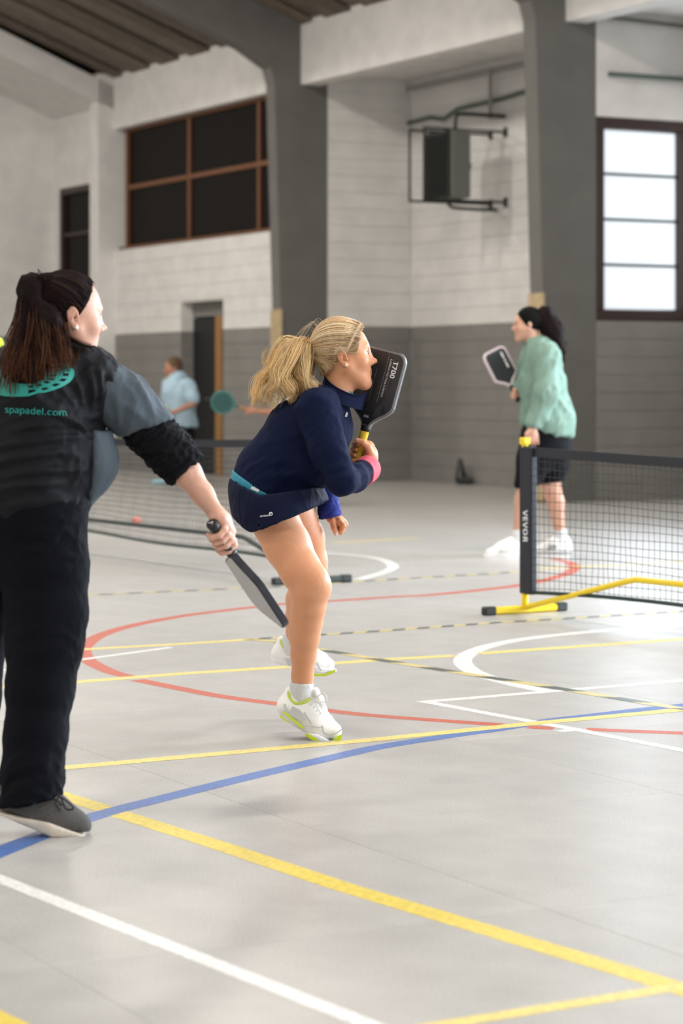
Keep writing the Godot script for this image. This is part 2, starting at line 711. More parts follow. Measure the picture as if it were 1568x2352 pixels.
func make_materials() -> void:
	var plaster := noise_tex(0.012, grey(0.90), grey(1.0), 512, 5, 3)
	var bumps := noise_tex(0.05, grey(0.0), grey(1.0), 512, 4, 9)
	var terrazzo := noise_tex(0.12, Color(0.55, 0.53, 0.50), Color(1.0, 1.0, 1.0), 1024, 3, 5, [[0.26, Color(0.84, 0.83, 0.81)], [0.42, Color(0.95, 0.945, 0.935)]])
	var patches := noise_tex(0.006, grey(0.93), grey(1.0), 512, 5, 11)
	var cloth := noise_tex(0.25, grey(0.82), grey(1.0), 256, 2, 21)
	# setting
	M.white = relief(textured(mat(Color(0.78, 0.765, 0.745), 0.85), plaster, 0.35, true), bumps, 0.25)
	M.grey = relief(textured(mat(Color(0.245, 0.236, 0.222), 0.75), plaster, 0.35, true), bumps, 0.25)
	M.concrete = relief(textured(mat(Color(0.150, 0.147, 0.136), 0.8), plaster, 0.3, true), bumps, 0.3)
	M.joint = mat(Color(0.62, 0.605, 0.585), 0.95)
	M.greyjoint = mat(Color(0.15, 0.145, 0.133), 0.95)
	M.slabs = []
	for k in 3:
		var t: float = [1.0, 0.965, 1.025][k]
		var m := textured(mat(Color(0.475, 0.470, 0.462) * t, 0.34), terrazzo, 1.1, true)
		m.detail_enabled = true
		m.detail_albedo = patches
		m.detail_blend_mode = BaseMaterial3D.BLEND_MODE_MUL
		m.detail_uv_layer = BaseMaterial3D.DETAIL_UV_1
		m.metallic_specular = 0.5
		M.slabs.append(m)
	M.grout = mat(Color(0.38, 0.37, 0.36), 0.6)
	M.wood_ceiling = []
	for k in 3:
		var t: float = [1.0, 0.8, 1.2][k]
		M.wood_ceiling.append(textured(mat(Color(0.17, 0.135, 0.10) * t, 0.75), noise_tex(0.02, grey(0.75), grey(1.0), 256, 4, 31 + k), 0.7, true))
	M.board = textured(mat(Color(0.55, 0.42, 0.25), 0.6), noise_tex(0.03, grey(0.8), grey(1.0), 256, 4, 41), 1.5, true)
	M.jamb = textured(mat(Color(0.36, 0.185, 0.062), 0.5), noise_tex(0.03, grey(0.8), grey(1.0), 256, 4, 42), 1.5, true)
	M.brownframe = mat(Color(0.16, 0.062, 0.022), 0.5)
	M.darkframe = mat(Color(0.030, 0.011, 0.008), 0.4)
	M.darkglass = mat(Color(0.010, 0.008, 0.007), 0.2, {"metallic_specular": 0.12})
	M.blackdoor = mat(Color(0.006, 0.007, 0.008), 0.5)
	M.greymetal = mat(Color(0.145, 0.155, 0.14), 0.45)
	M.darkmetal = mat(Color(0.012, 0.015, 0.014), 0.4)
	M.greenpipe = mat(Color(0.075, 0.105, 0.090), 0.5)
	M.palepipe = mat(Color(0.34, 0.33, 0.31), 0.6)
	# daylight on the milky louvre glass of the windows
	M.pane = mat(Color(0.5, 0.52, 0.54), 0.3, {"emission_enabled": true, "emission": Color(0.93, 0.97, 1.0), "emission_energy_multiplier": 1.0})
	M.tubelamp = mat(Color(0.9, 0.9, 0.88), 0.4, {"emission_enabled": true, "emission": Color(1.0, 0.965, 0.90), "emission_energy_multiplier": 3.0})
	# paint and tape on the floor
	var worn := noise_tex(0.035, grey(0.78), grey(1.0), 512, 5, 51)
	M.yellow = textured(mat(Color(0.80, 0.62, 0.105), 0.40), worn, 2.0, true)
	M.paleyellow = textured(mat(Color(0.84, 0.68, 0.20), 0.40), worn, 2.0, true)
	M.whiteline = textured(mat(Color(0.84, 0.84, 0.82), 0.38), worn, 2.0, true)
	M.red = textured(mat(Color(0.56, 0.105, 0.060), 0.40), worn, 2.0, true)
	M.blue = textured(mat(Color(0.075, 0.17, 0.47), 0.40), worn, 2.0, true)
	M.tape = vcol(textured(mat(Color(1, 1, 1), 0.35), worn, 2.0, true))
	# nets
	M.yellowsteel = mat(Color(0.83, 0.60, 0.012), 0.35)
	M.greensteel = mat(Color(0.014, 0.030, 0.026), 0.4)
	M.blackplastic = mat(Color(0.008, 0.012, 0.012), 0.5)
	M.webbing = mat(Color(0.010, 0.012, 0.020), 0.6)
	M.cord = mat(Color(0.020, 0.024, 0.026), 0.8)
	M.greenrope = mat(Color(0.006, 0.026, 0.020), 0.6)
	M.print = mat(Color(0.72, 0.74, 0.76), 0.6)
	M.dimprint = mat(Color(0.30, 0.32, 0.34), 0.6)
	# people
	M.skin = vcol(mat(Color(1, 1, 1), 0.46, {"subsurf_scatter_enabled": true, "subsurf_scatter_strength": 0.12}))
	M.navy = relief(textured(mat(Color(0.0056, 0.0098, 0.037), 0.9, {"metallic_specular": 0.25}), cloth, 8.0), cloth, 0.03)
	M.navyskirt = relief(textured(mat(Color(0.0060, 0.0088, 0.033), 0.75, {"metallic_specular": 0.25}), cloth, 8.0), cloth, 0.02)
	M.royal = textured(mat(Color(0.005, 0.022, 0.25), 0.8), cloth, 8.0)
	M.pink = textured(mat(Color(0.72, 0.10, 0.15), 0.8), cloth, 8.0)
	M.teal = textured(mat(Color(0.02, 0.28, 0.40), 0.7), cloth, 8.0)
	M.charcoal = relief(textured(mat(Color(0.0095, 0.0102, 0.0132), 0.62, {"metallic_specular": 0.25}), cloth, 10.0), cloth, 0.02)
	M.slate = relief(textured(mat(Color(0.082, 0.103, 0.125), 0.7, {"metallic_specular": 0.25}), cloth, 10.0), cloth, 0.02)
	M.black = textured(mat(Color(0.0065, 0.0065, 0.009), 0.85, {"metallic_specular": 0.25}), cloth, 8.0)
	M.trouser = textured(mat(Color(0.0030, 0.0034, 0.0065), 0.9, {"metallic_specular": 0.25}), cloth, 8.0)
	M.mint = textured(mat(Color(0.235, 0.36, 0.30), 0.85, {"metallic_specular": 0.3}), cloth, 6.0)
	M.sky_blue = textured(mat(Color(0.44, 0.62, 0.75), 0.8), cloth, 6.0)
	M.sock = relief(textured(mat(Color(0.80, 0.81, 0.82), 0.9), cloth, 8.0), cloth, 0.05)
	M.shoewhite = mat(Color(0.82, 0.82, 0.81), 0.45)
	M.lining = mat(Color(0.50, 0.62, 0.10), 0.7)
	M.shoegrey = mat(Color(0.52, 0.53, 0.53), 0.6)
	M.lime = mat(Color(0.58, 0.72, 0.02), 0.5)
	M.knit = relief(textured(mat(Color(0.22, 0.205, 0.195), 0.9), noise_tex(0.22, grey(0.25), grey(1.0), 256, 2, 77), 6.0), noise_tex(0.22, grey(0.0), grey(1.0), 256, 2, 77), 0.12)
	M.cream = mat(Color(0.60, 0.53, 0.44), 0.6)
	M.lace = mat(Color(0.78, 0.78, 0.76), 0.8)
	M.darklace = mat(Color(0.020, 0.017, 0.016), 0.8)
	M.hair = vcol(mat(Color(1, 1, 1), 0.55, {"metallic_specular": 0.35}))
	M.darkhair = vcol(mat(Color(1, 1, 1), 0.6, {"metallic_specular": 0.12}))
	M.eyewhite = mat(Color(0.50, 0.47, 0.45), 0.25)
	M.iris = mat(Color(0.03, 0.022, 0.015), 0.15)
	M.pearl = mat(Color(0.85, 0.84, 0.82), 0.15, {"clearcoat_enabled": true})
	M.turq = mat(Color(0.012, 0.30, 0.25), 0.5)
	# paddles and balls
	M.carbon = textured(mat(Color(0.012, 0.015, 0.019), 0.5), cloth, 10.0)
	M.edge = mat(Color(0.17, 0.175, 0.18), 0.45)
	M.gloss = mat(Color(0.13, 0.13, 0.125), 0.22, {"metallic": 0.25})
	M.navyedge = mat(Color(0.016, 0.017, 0.028), 0.4)
	M.paleedge = mat(Color(0.56, 0.47, 0.50), 0.4)
	M.grip = textured(mat(Color(0.80, 0.58, 0.02), 0.6), cloth, 10.0)
	M.blackgrip = mat(Color(0.008, 0.007, 0.008), 0.4)
	M.capbrown = mat(Color(0.035, 0.024, 0.02), 0.35)
	M.ball = mat(Color(0.62, 0.80, 0.03), 0.5)
	M.pinkball = mat(Color(0.62, 0.20, 0.15), 0.6)
	M.tealracket = mat(Color(0.060, 0.17, 0.16), 0.4)

# ------------------------------------------------------------------ lens, daylight, lamps
func make_lens_and_light() -> void:
	var a := deg_to_rad(28.0)
	var u := Vector3(-sin(a), 0, -cos(a))
	HALL = Transform3D(Basis(u, Vector3.UP, u.cross(Vector3.UP)), Vector3(-0.73, 0, -32.1))

	var cam := Camera3D.new()
	cam.name = "camera"
	cam.projection = Camera3D.PROJECTION_FRUSTUM
	cam.near = 0.1
	cam.far = 300.0
	cam.position = Vector3(0, CH, 0)
	var at := CameraAttributesPhysical.new()
	at.frustum_near = 0.1
	at.frustum_far = 300.0
	at.frustum_focal_length = 86.0
	at.frustum_focus_distance = 8.7
	at.exposure_aperture = 3.4
	cam.attributes = at
	cam.projection = Camera3D.PROJECTION_FRUSTUM
	cam.near = 0.1
	cam.far = 300.0
	cam.size = 0.1 * 2352.0 / F
	cam.frustum_offset = Vector2(0, -0.1 * (1176.0 - HY) / F)
	add_child(cam)
	cam.current = true

	var we := WorldEnvironment.new()
	we.name = "surroundings"
	var e := Environment.new()
	e.background_mode = Environment.BG_SKY
	var sky := Sky.new()
	var sm := ProceduralSkyMaterial.new()
	sm.sky_top_color = Color(0.62, 0.70, 0.80)
	sm.sky_horizon_color = Color(0.86, 0.89, 0.92)
	sm.ground_horizon_color = Color(0.6, 0.6, 0.58)
	sm.ground_bottom_color = Color(0.35, 0.34, 0.32)
	sky.sky_material = sm
	e.sky = sky
	e.tonemap_mode = Environment.TONE_MAPPER_LINEAR
	e.tonemap_exposure = 0.755
	e.sdfgi_enabled = true
	e.ssao_enabled = true
	e.ssil_enabled = true
	we.environment = e
	add_child(we)

# a light in hall axes, facing along dir
func area(called: String, at: Vector3, dir: Vector3, size: Vector2, energy: float, tint: Color) -> void:
	var l := AreaLight3D.new()
	l.name = numbered(called)
	add_child(l)
	var p := HALL * at
	var d := HALL.basis * dir
	var up := Vector3.UP if absf(d.y) < 0.9 else HALL.basis.x
	l.transform = Transform3D(Basis.looking_at(d, up), p)
	l.area_size = size
	l.area_range = 80.0
	l.light_energy = energy
	l.light_color = tint
	l.shadow_enabled = true

# ------------------------------------------------------------------ the hall
const BAY := 6.3
const SLOPE := 0.384
const DADO := 2.05

func roof_y(w: float) -> float:
	return 6.07 - SLOPE * w if w > -12.0 else 6.07 + SLOPE * (w + 24.0)

func courses(parent: Node, x0: float, x1: float, y0: float, y1: float, z0: float, z1: float, step: float, m: Material) -> void:
	# rows of blockwork one above the other, each with its own worn edges
	var n := maxi(1, int(round((y1 - y0) / step)))
	var h := (y1 - y0) / n
	var b := MB.new()
	b.box(Vector3(x0, 0.0012, z0), Vector3(x1, h - 0.0012, z1), 0.004)
	var shared := b.mesh()
	for k in n:
		sub("block_course", shared, m, parent, Vector3(0, y0 + k * h, (k % 3) * 0.0012))

func window_frame(parent: Node, called: String, m: Material, x0: float, x1: float, y0: float, y1: float, z0: float, z1: float, bar: float) -> void:
	# across x: a frame of four bars in hall axes
	var b := MB.new()
	b.box(Vector3(x0, y0, z0), Vector3(x1, y0 + bar, z1), 0.006)
	b.box(Vector3(x0, y1 - bar, z0), Vector3(x1, y1, z1), 0.006)
	b.box(Vector3(x0, y0 + bar, z0), Vector3(x0 + bar, y1 - bar, z1), 0.006)
	b.box(Vector3(x1 - bar, y0 + bar, z0), Vector3(x1, y1 - bar, z1), 0.006)
	sub(called, b.mesh(), m, parent)

func make_room() -> void:
	var near := -35.0
	# ---- floor: screed with slabs, painted lines on it
	var floor_ := sgroup("floor", "pale speckled hall floor of large slabs with painted court lines")
	sub("screed", box_mesh(Vector3(near, -0.3, -24.0), Vector3(12.0, -0.0012, 2.4)), M.grout, floor_)
	var s := 1.25
	var slab := box_mesh(Vector3(0.0009, -0.02, 0.0009), Vector3(s - 0.0009, 0.0, s - 0.0009), 0.0006)
	var inv := HALL.affine_inverse()
	var count := 0
	var keep := []
	for i in range(int(near / s), 8):
		for j in range(-19, 2):
			var c := HALL * Vector3((i + 0.5) * s, 0, (j + 0.5) * s)
			var d := -c.z
			if d < 3.2 or d > 40.0:
				continue
			var x := CX + c.x * F / d
			var reach := 0.9 * F / d
			if x < -reach or x > 1568 + reach or HY + CH * F / d > 2352 + 520:
				continue
			keep.append([d, i, j])
	keep.sort_custom(func(p: Array, q: Array) -> bool: return p[0] < q[0])
	var done := {}
	for k: Array in keep:
		if count >= 290:
			break
		sub("floor_slab", slab, M.slabs[rng.randi() % 3], floor_, Vector3(k[1] * s, 0, k[2] * s))
		done[Vector2i(k[1], k[2])] = true
		count += 1
	# the floor out of sight, in one piece
	var rest := MB.new()
	for i in range(int(near / s), 10):
		for j in range(-19, 2):
			if not done.has(Vector2i(i, j)):
				rest.box(Vector3(i * s + 0.0012, -0.02, j * s + 0.0012), Vector3((i + 1) * s - 0.0012, 0, (j + 1) * s - 0.0012))
	var fr := sub("floor_slabs_beyond", rest.mesh(), M.slabs[0], floor_)
	fr.set_meta("kind", "stuff")
	make_lines(floor_)

	# ---- ceiling of dark boards running up the slope
	var ceil_ := sgroup("ceiling", "dark brown boarded ceiling sloping up over the hall")
	var w := 0.35
	var plank := MB.new()
	for side in 2:
		var a := Vector2(0.5, roof_y(0.5)) if side == 0 else Vector2(-12, roof_y(-12))
		var b := Vector2(-12, roof_y(-12)) if side == 0 else Vector2(-24.4, roof_y(-24.4))
		plank.quad(Vector3(0.012, a.y, a.x), Vector3(0.012, b.y, b.x), Vector3(w - 0.012, b.y, b.x), Vector3(w - 0.012, a.y, a.x))
		plank.quad(Vector3(0.012, a.y, a.x), Vector3(0.0, a.y + 0.03, a.x), Vector3(0.0, b.y + 0.03, b.x), Vector3(0.012, b.y, b.x))
		plank.quad(Vector3(w - 0.012, a.y, a.x), Vector3(w - 0.012, b.y, b.x), Vector3(w, b.y + 0.03, b.x), Vector3(w, a.y + 0.03, a.x))
		plank.quad(Vector3(0, a.y + 0.04, a.x), Vector3(w, a.y + 0.04, a.x), Vector3(w, b.y + 0.04, b.x), Vector3(0, b.y + 0.04, b.x))
	var pm := plank.mesh()
	for k in int((6.3 - near) / w):
		var o := sub("ceiling_board", pm, M.wood_ceiling[[0, 1, 0, 2, 1][k % 5]], ceil_, Vector3(6.3 - (k + 1) * w, 0.05 if k % 3 == 1 else 0.0, 0))
		o.name = "ceiling_board"
	var cap := MB.new()
	cap.extrude(PackedVector2Array([Vector2(0.7, roof_y(0.5) + 0.1), Vector2(0.7, roof_y(0.5) + 0.4), Vector2(-12, roof_y(-12) + 0.4), Vector2(-24.4, roof_y(-24.4) + 0.4), Vector2(-24.4, roof_y(-24.4) + 0.1), Vector2(-12, roof_y(-12) + 0.1)]), -10.0, -near + 0.5, Transform3D(Basis(Vector3(0, 0, 1), Vector3.UP, Vector3(-1, 0, 0)), Vector3.ZERO))
	sub("roof_deck", cap.mesh(), M.wood_ceiling[1], ceil_)

	# ---- concrete portal frames: a leg that widens upwards into a rafter
	for k in range(0, 6):
		var x := -BAY * k
		var fr2 := sgroup("portal_frame", ["grey concrete portal frame between the dark window and the heater bay", "grey concrete portal frame left of the bright louvre window"][k] if k < 2 else "grey concrete portal frame of the hall")
		var legs := MB.new()
		var turn := Transform3D(Basis(Vector3(0, 0, 1), Vector3.UP, Vector3(-1, 0, 0)), Vector3(x + 0.25, 0, 0))
		legs.extrude(PackedVector2Array([Vector2(0.62, 0), Vector2(0.62, 6.0), Vector2(0.5, 6.02), Vector2(-12, roof_y(-12) - 0.02), Vector2(-12, 10.1), Vector2(-0.62, 5.64), Vector2(-0.22, 5.40), Vector2(-0.16, 5.2), Vector2(0.0, 0)]), 0.0, 0.25, turn)
		sub("near_half", legs.mesh(), M.concrete, fr2)
		var far := MB.new()
		far.extrude(PackedVector2Array([Vector2(-24.0, 0), Vector2(-23.84, 5.2), Vector2(-23.78, 5.40), Vector2(-23.38, 5.64), Vector2(-12, 10.1), Vector2(-12, roof_y(-12) - 0.02), Vector2(-24.3, roof_y(-24.3) - 0.02), Vector2(-24.3, 0)]), 0.0, 0.25, turn)
		sub("far_half", far.mesh(), M.concrete, fr2)

	# ---- right wall: bay with the dark window and the door
	var wr := sgroup("wall_right", "white blockwork wall with a grey dado, dark window and door opening")
	var t0 := 0.24
	var t1 := 0.50
	courses(wr, 0.25, 2.42, 0.0, DADO, t0, t1, 0.205, M.grey)
	courses(wr, 3.855, 6.3, 0.0, DADO, t0, t1, 0.205, M.grey)
	courses(wr, 0.25, 2.42, DADO, 2.49, t0, t1, 0.22, M.white)
	courses(wr, 3.855, 6.3, DADO, 2.49, t0, t1, 0.22, M.white)
	courses(wr, 0.25, 6.3, 2.49, 3.345, t0, t1, 0.214, M.white)
	sub("lintel", box_mesh(Vector3(2.42, 2.47, t0 + 0.01), Vector3(3.855, 2.49, t1 - 0.02)), M.white, wr)
	sub("wall_core", box_mesh(Vector3(0.25, 0, t0 + 0.03), Vector3(2.42, 3.34, t1 - 0.02)), M.joint, wr)
	sub("wall_core", box_mesh(Vector3(3.86, 0, t0 + 0.03), Vector3(6.3, 3.34, t1 - 0.02)), M.joint, wr)
	# door opening: reveal, transom panel and a black leaf set back
	var door := sgroup("door_1", "black door set deep in its opening under a pale transom panel")
	sub("leaf", box_mesh(Vector3(2.42, 0.01, 0.44), Vector3(3.855, 2.24, 0.48), 0.004), M.blackdoor, door)
	sub("transom_panel", box_mesh(Vector3(2.42, 2.26, 0.43), Vector3(3.855, 2.47, 0.49), 0.004), M.grey, door)
	sub("jamb", box_mesh(Vector3(2.42, 0.0, 0.20), Vector3(2.60, 2.24, 0.27), 0.008), M.jamb, door)
	var handle := MB.new()
	handle.tube(PackedVector3Array([Vector3(3.3, 1.08, 0.45), Vector3(3.3, 1.08, 0.38), Vector3(3.17, 1.08, 0.38)]), PackedFloat32Array([0.011]), 8)
	sub("handle", handle.mesh(), M.greymetal, door)
	# dark window under the beam
	var win := sgroup("window_1", "wide dark window with brown glazing bars high on the white wall")
	window_frame(win, "frame", M.brownframe, 0.3, 6.13, 3.345, 5.2, 0.34, 0.44, 0.05)
	for x: float in [1.55, 3.85]:
		sub("mullion", box_mesh(Vector3(x - 0.035, 3.39, 0.36), Vector3(x + 0.035, 5.15, 0.43), 0.005), M.brownframe, win)
	sub("transom_bar", box_mesh(Vector3(0.35, 4.26, 0.355), Vector3(6.08, 4.33, 0.425), 0.005), M.brownframe, win)
	for x: Array in [[0.35, 1.515], [1.585, 3.815], [3.885, 6.08]]:
		for y: Array in [[3.395, 4.26], [4.33, 5.15]]:
			sub("pane", box_mesh(Vector3(x[0], y[0], 0.395), Vector3(x[1], y[1], 0.405)), M.darkglass, win)
	sub("sill", box_mesh(Vector3(0.28, 3.345, 0.225), Vector3(6.13, 3.385, 0.36), 0.006), M.brownframe, win)
	# pier at the end of the bay, beam along the whole wall, soffit over the recesses
	var pier := struct("trim_1", box_mesh(Vector3(6.3, 0, -0.05), Vector3(6.62, 6.05, 0.62), 0.01), M.white, "white pier at the far end of the hall")
	pier.name = "trim_1"
	for k in range(0, 6):
		struct("trim_%d" % (2 + k), box_mesh(Vector3(0.25 if k == 0 else -BAY * k + 0.25, 5.2, 0.22), Vector3(6.62 if k == 0 else -BAY * (k - 1), 6.07, 0.5), 0.008), M.white, "white concrete beam under the roof edge")
	struct("wall_top", box_mesh(Vector3(near, 5.36, 0.5), Vector3(0.0, 5.6, 2.4)), M.white, "white soffit slab over the wall recesses")
	struct("wall_eaves", box_mesh(Vector3(near, 5.6, 0.45), Vector3(6.8, 6.6, 0.75)), M.white)
	struct("wall_behind_window", box_mesh(Vector3(0.3, 3.0, 0.9), Vector3(6.9, 5.6, 1.0)), M.blackdoor)
	struct("wall_behind_door", box_mesh(Vector3(0.3, 0, 0.9), Vector3(6.9, 3.0, 1.0)), M.blackdoor)
	struct("wall_behind_top", box_mesh(Vector3(0.3, 5.5, 0.45), Vector3(6.9, 5.7, 1.0)), M.blackdoor)

	# ---- recessed bays: the one with the heater, then those with windows
	for k in range(0, 6):
		var x1 := -BAY * k
		var x0 := maxf(x1 - BAY, near)
		var wl := sgroup("wall_recess", ["white blockwork recess with a grey dado behind the heater"][k] if k == 0 else "white blockwork recess with a grey dado")
		if k <= 1:
			courses(wl, x0, x1, 0, DADO, 1.88, 2.1, 0.205, M.grey)
			courses(wl, x0, x1, DADO, 5.37, 1.88, 2.1, 0.2213, M.white)
			sub("wall_core", box_mesh(Vector3(x0, 0, 1.91), Vector3(x1, 5.37, 2.3)), M.joint, wl)
		else:
			# windows onto the yard, beyond the right edge of the photograph
			courses(wl, x0, x1, 0, DADO, 1.88, 2.1, 0.205, M.grey)
			sub("wall_core", box_mesh(Vector3(x0, 0, 1.91), Vector3(x1, 1.95, 2.3)), M.joint, wl)
			sub("wall_upper", box_mesh(Vector3(x0, 4.6, 1.88), Vector3(x1, 5.37, 2.3)), M.white, wl)
			var lw := sgroup("window_%d" % (2 + k), "row of bright louvre windows in a recess")
			window_frame(lw, "frame", M.darkframe, x0, x1, 2.0, 4.6, 1.95, 2.05, 0.09)
			for q in 4:
				for r in 4:
					var xa := x0 + 0.09 + q * (x1 - x0 - 0.18) / 4 + 0.04
					var xb := x0 + 0.09 + (q + 1) * (x1 - x0 - 0.18) / 4 - 0.04
					sub("pane", box_mesh(Vector3(xa, 2.1 + r * 0.605, 2.0), Vector3(xb, 2.1 + (r + 1) * 0.605 - 0.02, 2.01)), M.pane, lw)
			for q in range(1, 4):
				var xm := x0 + 0.09 + q * (x1 - x0 - 0.18) / 4
				sub("mullion", box_mesh(Vector3(xm - 0.045, 2.05, 1.95), Vector3(xm + 0.045, 4.55, 2.05)), M.darkframe, lw)
			area("daylight", Vector3((x0 + x1) / 2, 3.3, 1.93), Vector3(0, 0, -1), Vector2(x1 - x0 - 0.2, 2.4), WIN_E * (x1 - x0) / BAY, Color(0.90, 0.95, 1.0))
		# the cross wall behind each frame
		var ret := sgroup("wall_return", "white cross wall joining the frame to the recess" if k == 0 else "cross wall that holds a louvre window")
		var xr := x1 + 0.25
		var lid := DADO if k == 0 else 1.97
		courses(ret, x1 + 0.001, xr, 0, lid, 0.62, 1.88, 0.205, M.grey)
		if k == 0:
			courses(ret, x1 + 0.001, xr, DADO, 5.37, 0.62, 1.88, 0.2213, M.white)
			sub("wall_core", box_mesh(Vector3(x1 + 0.03, 0, 0.62), Vector3(xr - 0.03, 5.37, 1.9)), M.joint, ret)
		else:
			sub("wall_upper", box_mesh(Vector3(x1 + 0.001, 4.20, 0.62), Vector3(xr, 5.37, 1.9), 0.004), M.white, ret)
			sub("wall_core", box_mesh(Vector3(x1 + 0.03, 0, 0.62), Vector3(xr - 0.03, 1.97, 1.9)), M.joint, ret)
			sub("wall_back", box_mesh(Vector3(xr + 0.02, 1.9, 0.62), Vector3(xr + 0.06, 4.3, 1.9)), M.white, ret)
			var ww := sgroup("window_%d" % (10 + k), "tall bright louvre window with a dark red-brown frame beside the concrete frame" if k == 1 else "tall bright louvre window in a cross wall")
			var xa := x1 + 0.02
			# frame across z
			var b := MB.new()
			b.box(Vector3(xa, 1.97, 0.62), Vector3(xa + 0.10, 2.09, 1.86), 0.006)
			b.box(Vector3(xa, 4.08, 0.62), Vector3(xa + 0.10, 4.20, 1.86), 0.006)
			b.box(Vector3(xa, 2.09, 0.62), Vector3(xa + 0.10, 4.08, 0.745), 0.006)
			b.box(Vector3(xa, 2.09, 1.735), Vector3(xa + 0.10, 4.08, 1.86), 0.006)
			sub("frame", b.mesh(), M.darkframe, ww)
			for r in 4:
				sub("pane", box_mesh(Vector3(xa + 0.06, 2.105 + r * 0.4975, 0.75), Vector3(xa + 0.066, 2.105 + (r + 1) * 0.4975 - 0.03, 1.73)), M.pane, ww)
				if r > 0:
					sub("glazing_bar", box_mesh(Vector3(xa + 0.035, 2.075 + r * 0.4975, 0.745), Vector3(xa + 0.075, 2.105 + r * 0.4975, 1.735), 0.004), M.greensteel, ww)
			area("daylight", Vector3(xa - 0.02, 3.1, 1.24), Vector3(-1, 0, 0), Vector2(0.98, 1.96), RET_E, Color(0.90, 0.95, 1.0))

	# ---- far end of the hall: gable beam, then a recess with a dark window and the end wall
	var we := sgroup("wall_end", "white end wall behind the dark-haired player")
	sub("end_panel", box_mesh(Vector3(8.5, 0, -24.4), Vector3(8.8, 12, 0.6)), M.white, we)
	sub("dado", box_mesh(Vector3(8.47, 0, -24.4), Vector3(8.51, DADO, 0.2)), M.grey, we)
	# roof over the recess, falling towards the side wall
	var lean := MB.new()
	lean.extrude(PackedVector2Array([Vector2(0.6, 5.35), Vector2(0.6, 5.7), Vector2(-12, 10.9), Vector2(-24.4, 6.4), Vector2(-24.4, 5.9), Vector2(-12, 10.45)]), -8.8, -6.3, Transform3D(Basis(Vector3(0, 0, 1), Vector3.UP, Vector3(-1, 0, 0)), Vector3.ZERO))
	sub("lean_roof", lean.mesh(), M.white, we)
	var side := sgroup("wall_side", "white side wall of the far recess with a narrow dark window")
	sub("panel", box_mesh(Vector3(8.30, 0, 0.10), Vector3(8.52, 6, 0.4)), M.white, side)
	sub("panel_above", box_mesh(Vector3(6.62, 4.42, 0.10), Vector3(8.30, 6, 0.4)), M.white, side)
	sub("panel_below", box_mesh(Vector3(6.62, 0, 0.10), Vector3(8.30, 2.0, 0.4)), M.grey, side)
	sub("panel", box_mesh(Vector3(6.62, 2.0, 0.10), Vector3(6.72, 4.42, 0.4)), M.white, side)
	var wd := sgroup("window_2", "narrow dark window with a brown frame in the far recess")
	window_frame(wd, "frame", M.darkframe, 6.72, 8.30, 2.0, 4.42, 0.12, 0.22, 0.10)
	sub("pane", box_mesh(Vector3(6.8, 2.05, 0.19), Vector3(8.2, 4.35, 0.2)), M.darkglass, wd)
	for y: float in [2.85, 3.65]:
		sub("glazing_bar", box_mesh(Vector3(6.8, y, 0.14), Vector3(8.22, y + 0.05, 0.21)), M.darkframe, wd)

	# ---- the sides of the hall behind the camera
	struct("wall_left", box_mesh(Vector3(near, 0, -24.4), Vector3(8.8, 6.3, -24.0)), M.white, "white long wall behind the camera")
	struct("wall_back", box_mesh(Vector3(near - 0.4, 0, -24.4), Vector3(near, 11.2, 2.4)), M.white, "white gable wall behind the camera")

	# ---- lamps along the ridge and over the courts, all above the frame
	for k in 6:
		for w2: float in [-5.0, -12.0, -19.0]:
			var x := 3.15 - BAY * k - (1.5 if w2 == -12.0 else 0.0)
			var y := roof_y(w2) - 0.75
			var lamp := thing("ceiling_lamp", "white tube lamp hanging from the boarded ceiling", "lamp", HALL * Vector3(x, y, w2), "tube lamps under the roof")
			lamp.basis = HALL.basis
			var lb := MB.new()
			lb.box(Vector3(-0.8, 0, -0.2), Vector3(0.8, 0.1, 0.2), 0.02)
			sub("housing", lb.mesh(), M.shoewhite, lamp)
			sub("tube_cover", box_mesh(Vector3(-0.76, -0.02, -0.17), Vector3(0.76, 0.01, 0.17), 0.008), M.tubelamp, lamp)
			for q: float in [-0.6, 0.6]:
				sub("hanger", tube_mesh([Vector3(q, 0.09, 0), Vector3(q, 0.78, 0)], 0.008, 6), M.greymetal, lamp)
			area("lamp_light", Vector3(x, y - 0.04, w2), Vector3(0, -1, 0), Vector2(1.5, 0.34), LAMP_E, Color(1.0, 0.97, 0.93))

const WIN_E := 205.0
const RET_E := 5.0
const LAMP_E := 35.0

# ------------------------------------------------------------------ lines on the floor
func ribbon(pts: Array, width: float, lift: float, smooth := 0) -> PackedVector3Array:
	var p := PackedVector3Array()
	for q: Array in pts:
		p.append(fl(q[0], q[1], lift))
	if smooth > 0:
		p = curve(Array(p), smooth)
	return p

func strip(p: PackedVector3Array, width: float) -> ArrayMesh:
	var b := MB.new()
	var l := PackedVector3Array()
	var r := PackedVector3Array()
	for i in p.size():
		var t := (p[mini(i + 1, p.size() - 1)] - p[maxi(i - 1, 0)]).normalized()
		var s := t.cross(Vector3.UP).normalized() * width / 2
		l.append(p[i] - s)
		r.append(p[i] + s)
	for i in p.size() - 1:
		b.quad(l[i], r[i], r[i + 1], l[i + 1])
	return b.mesh()

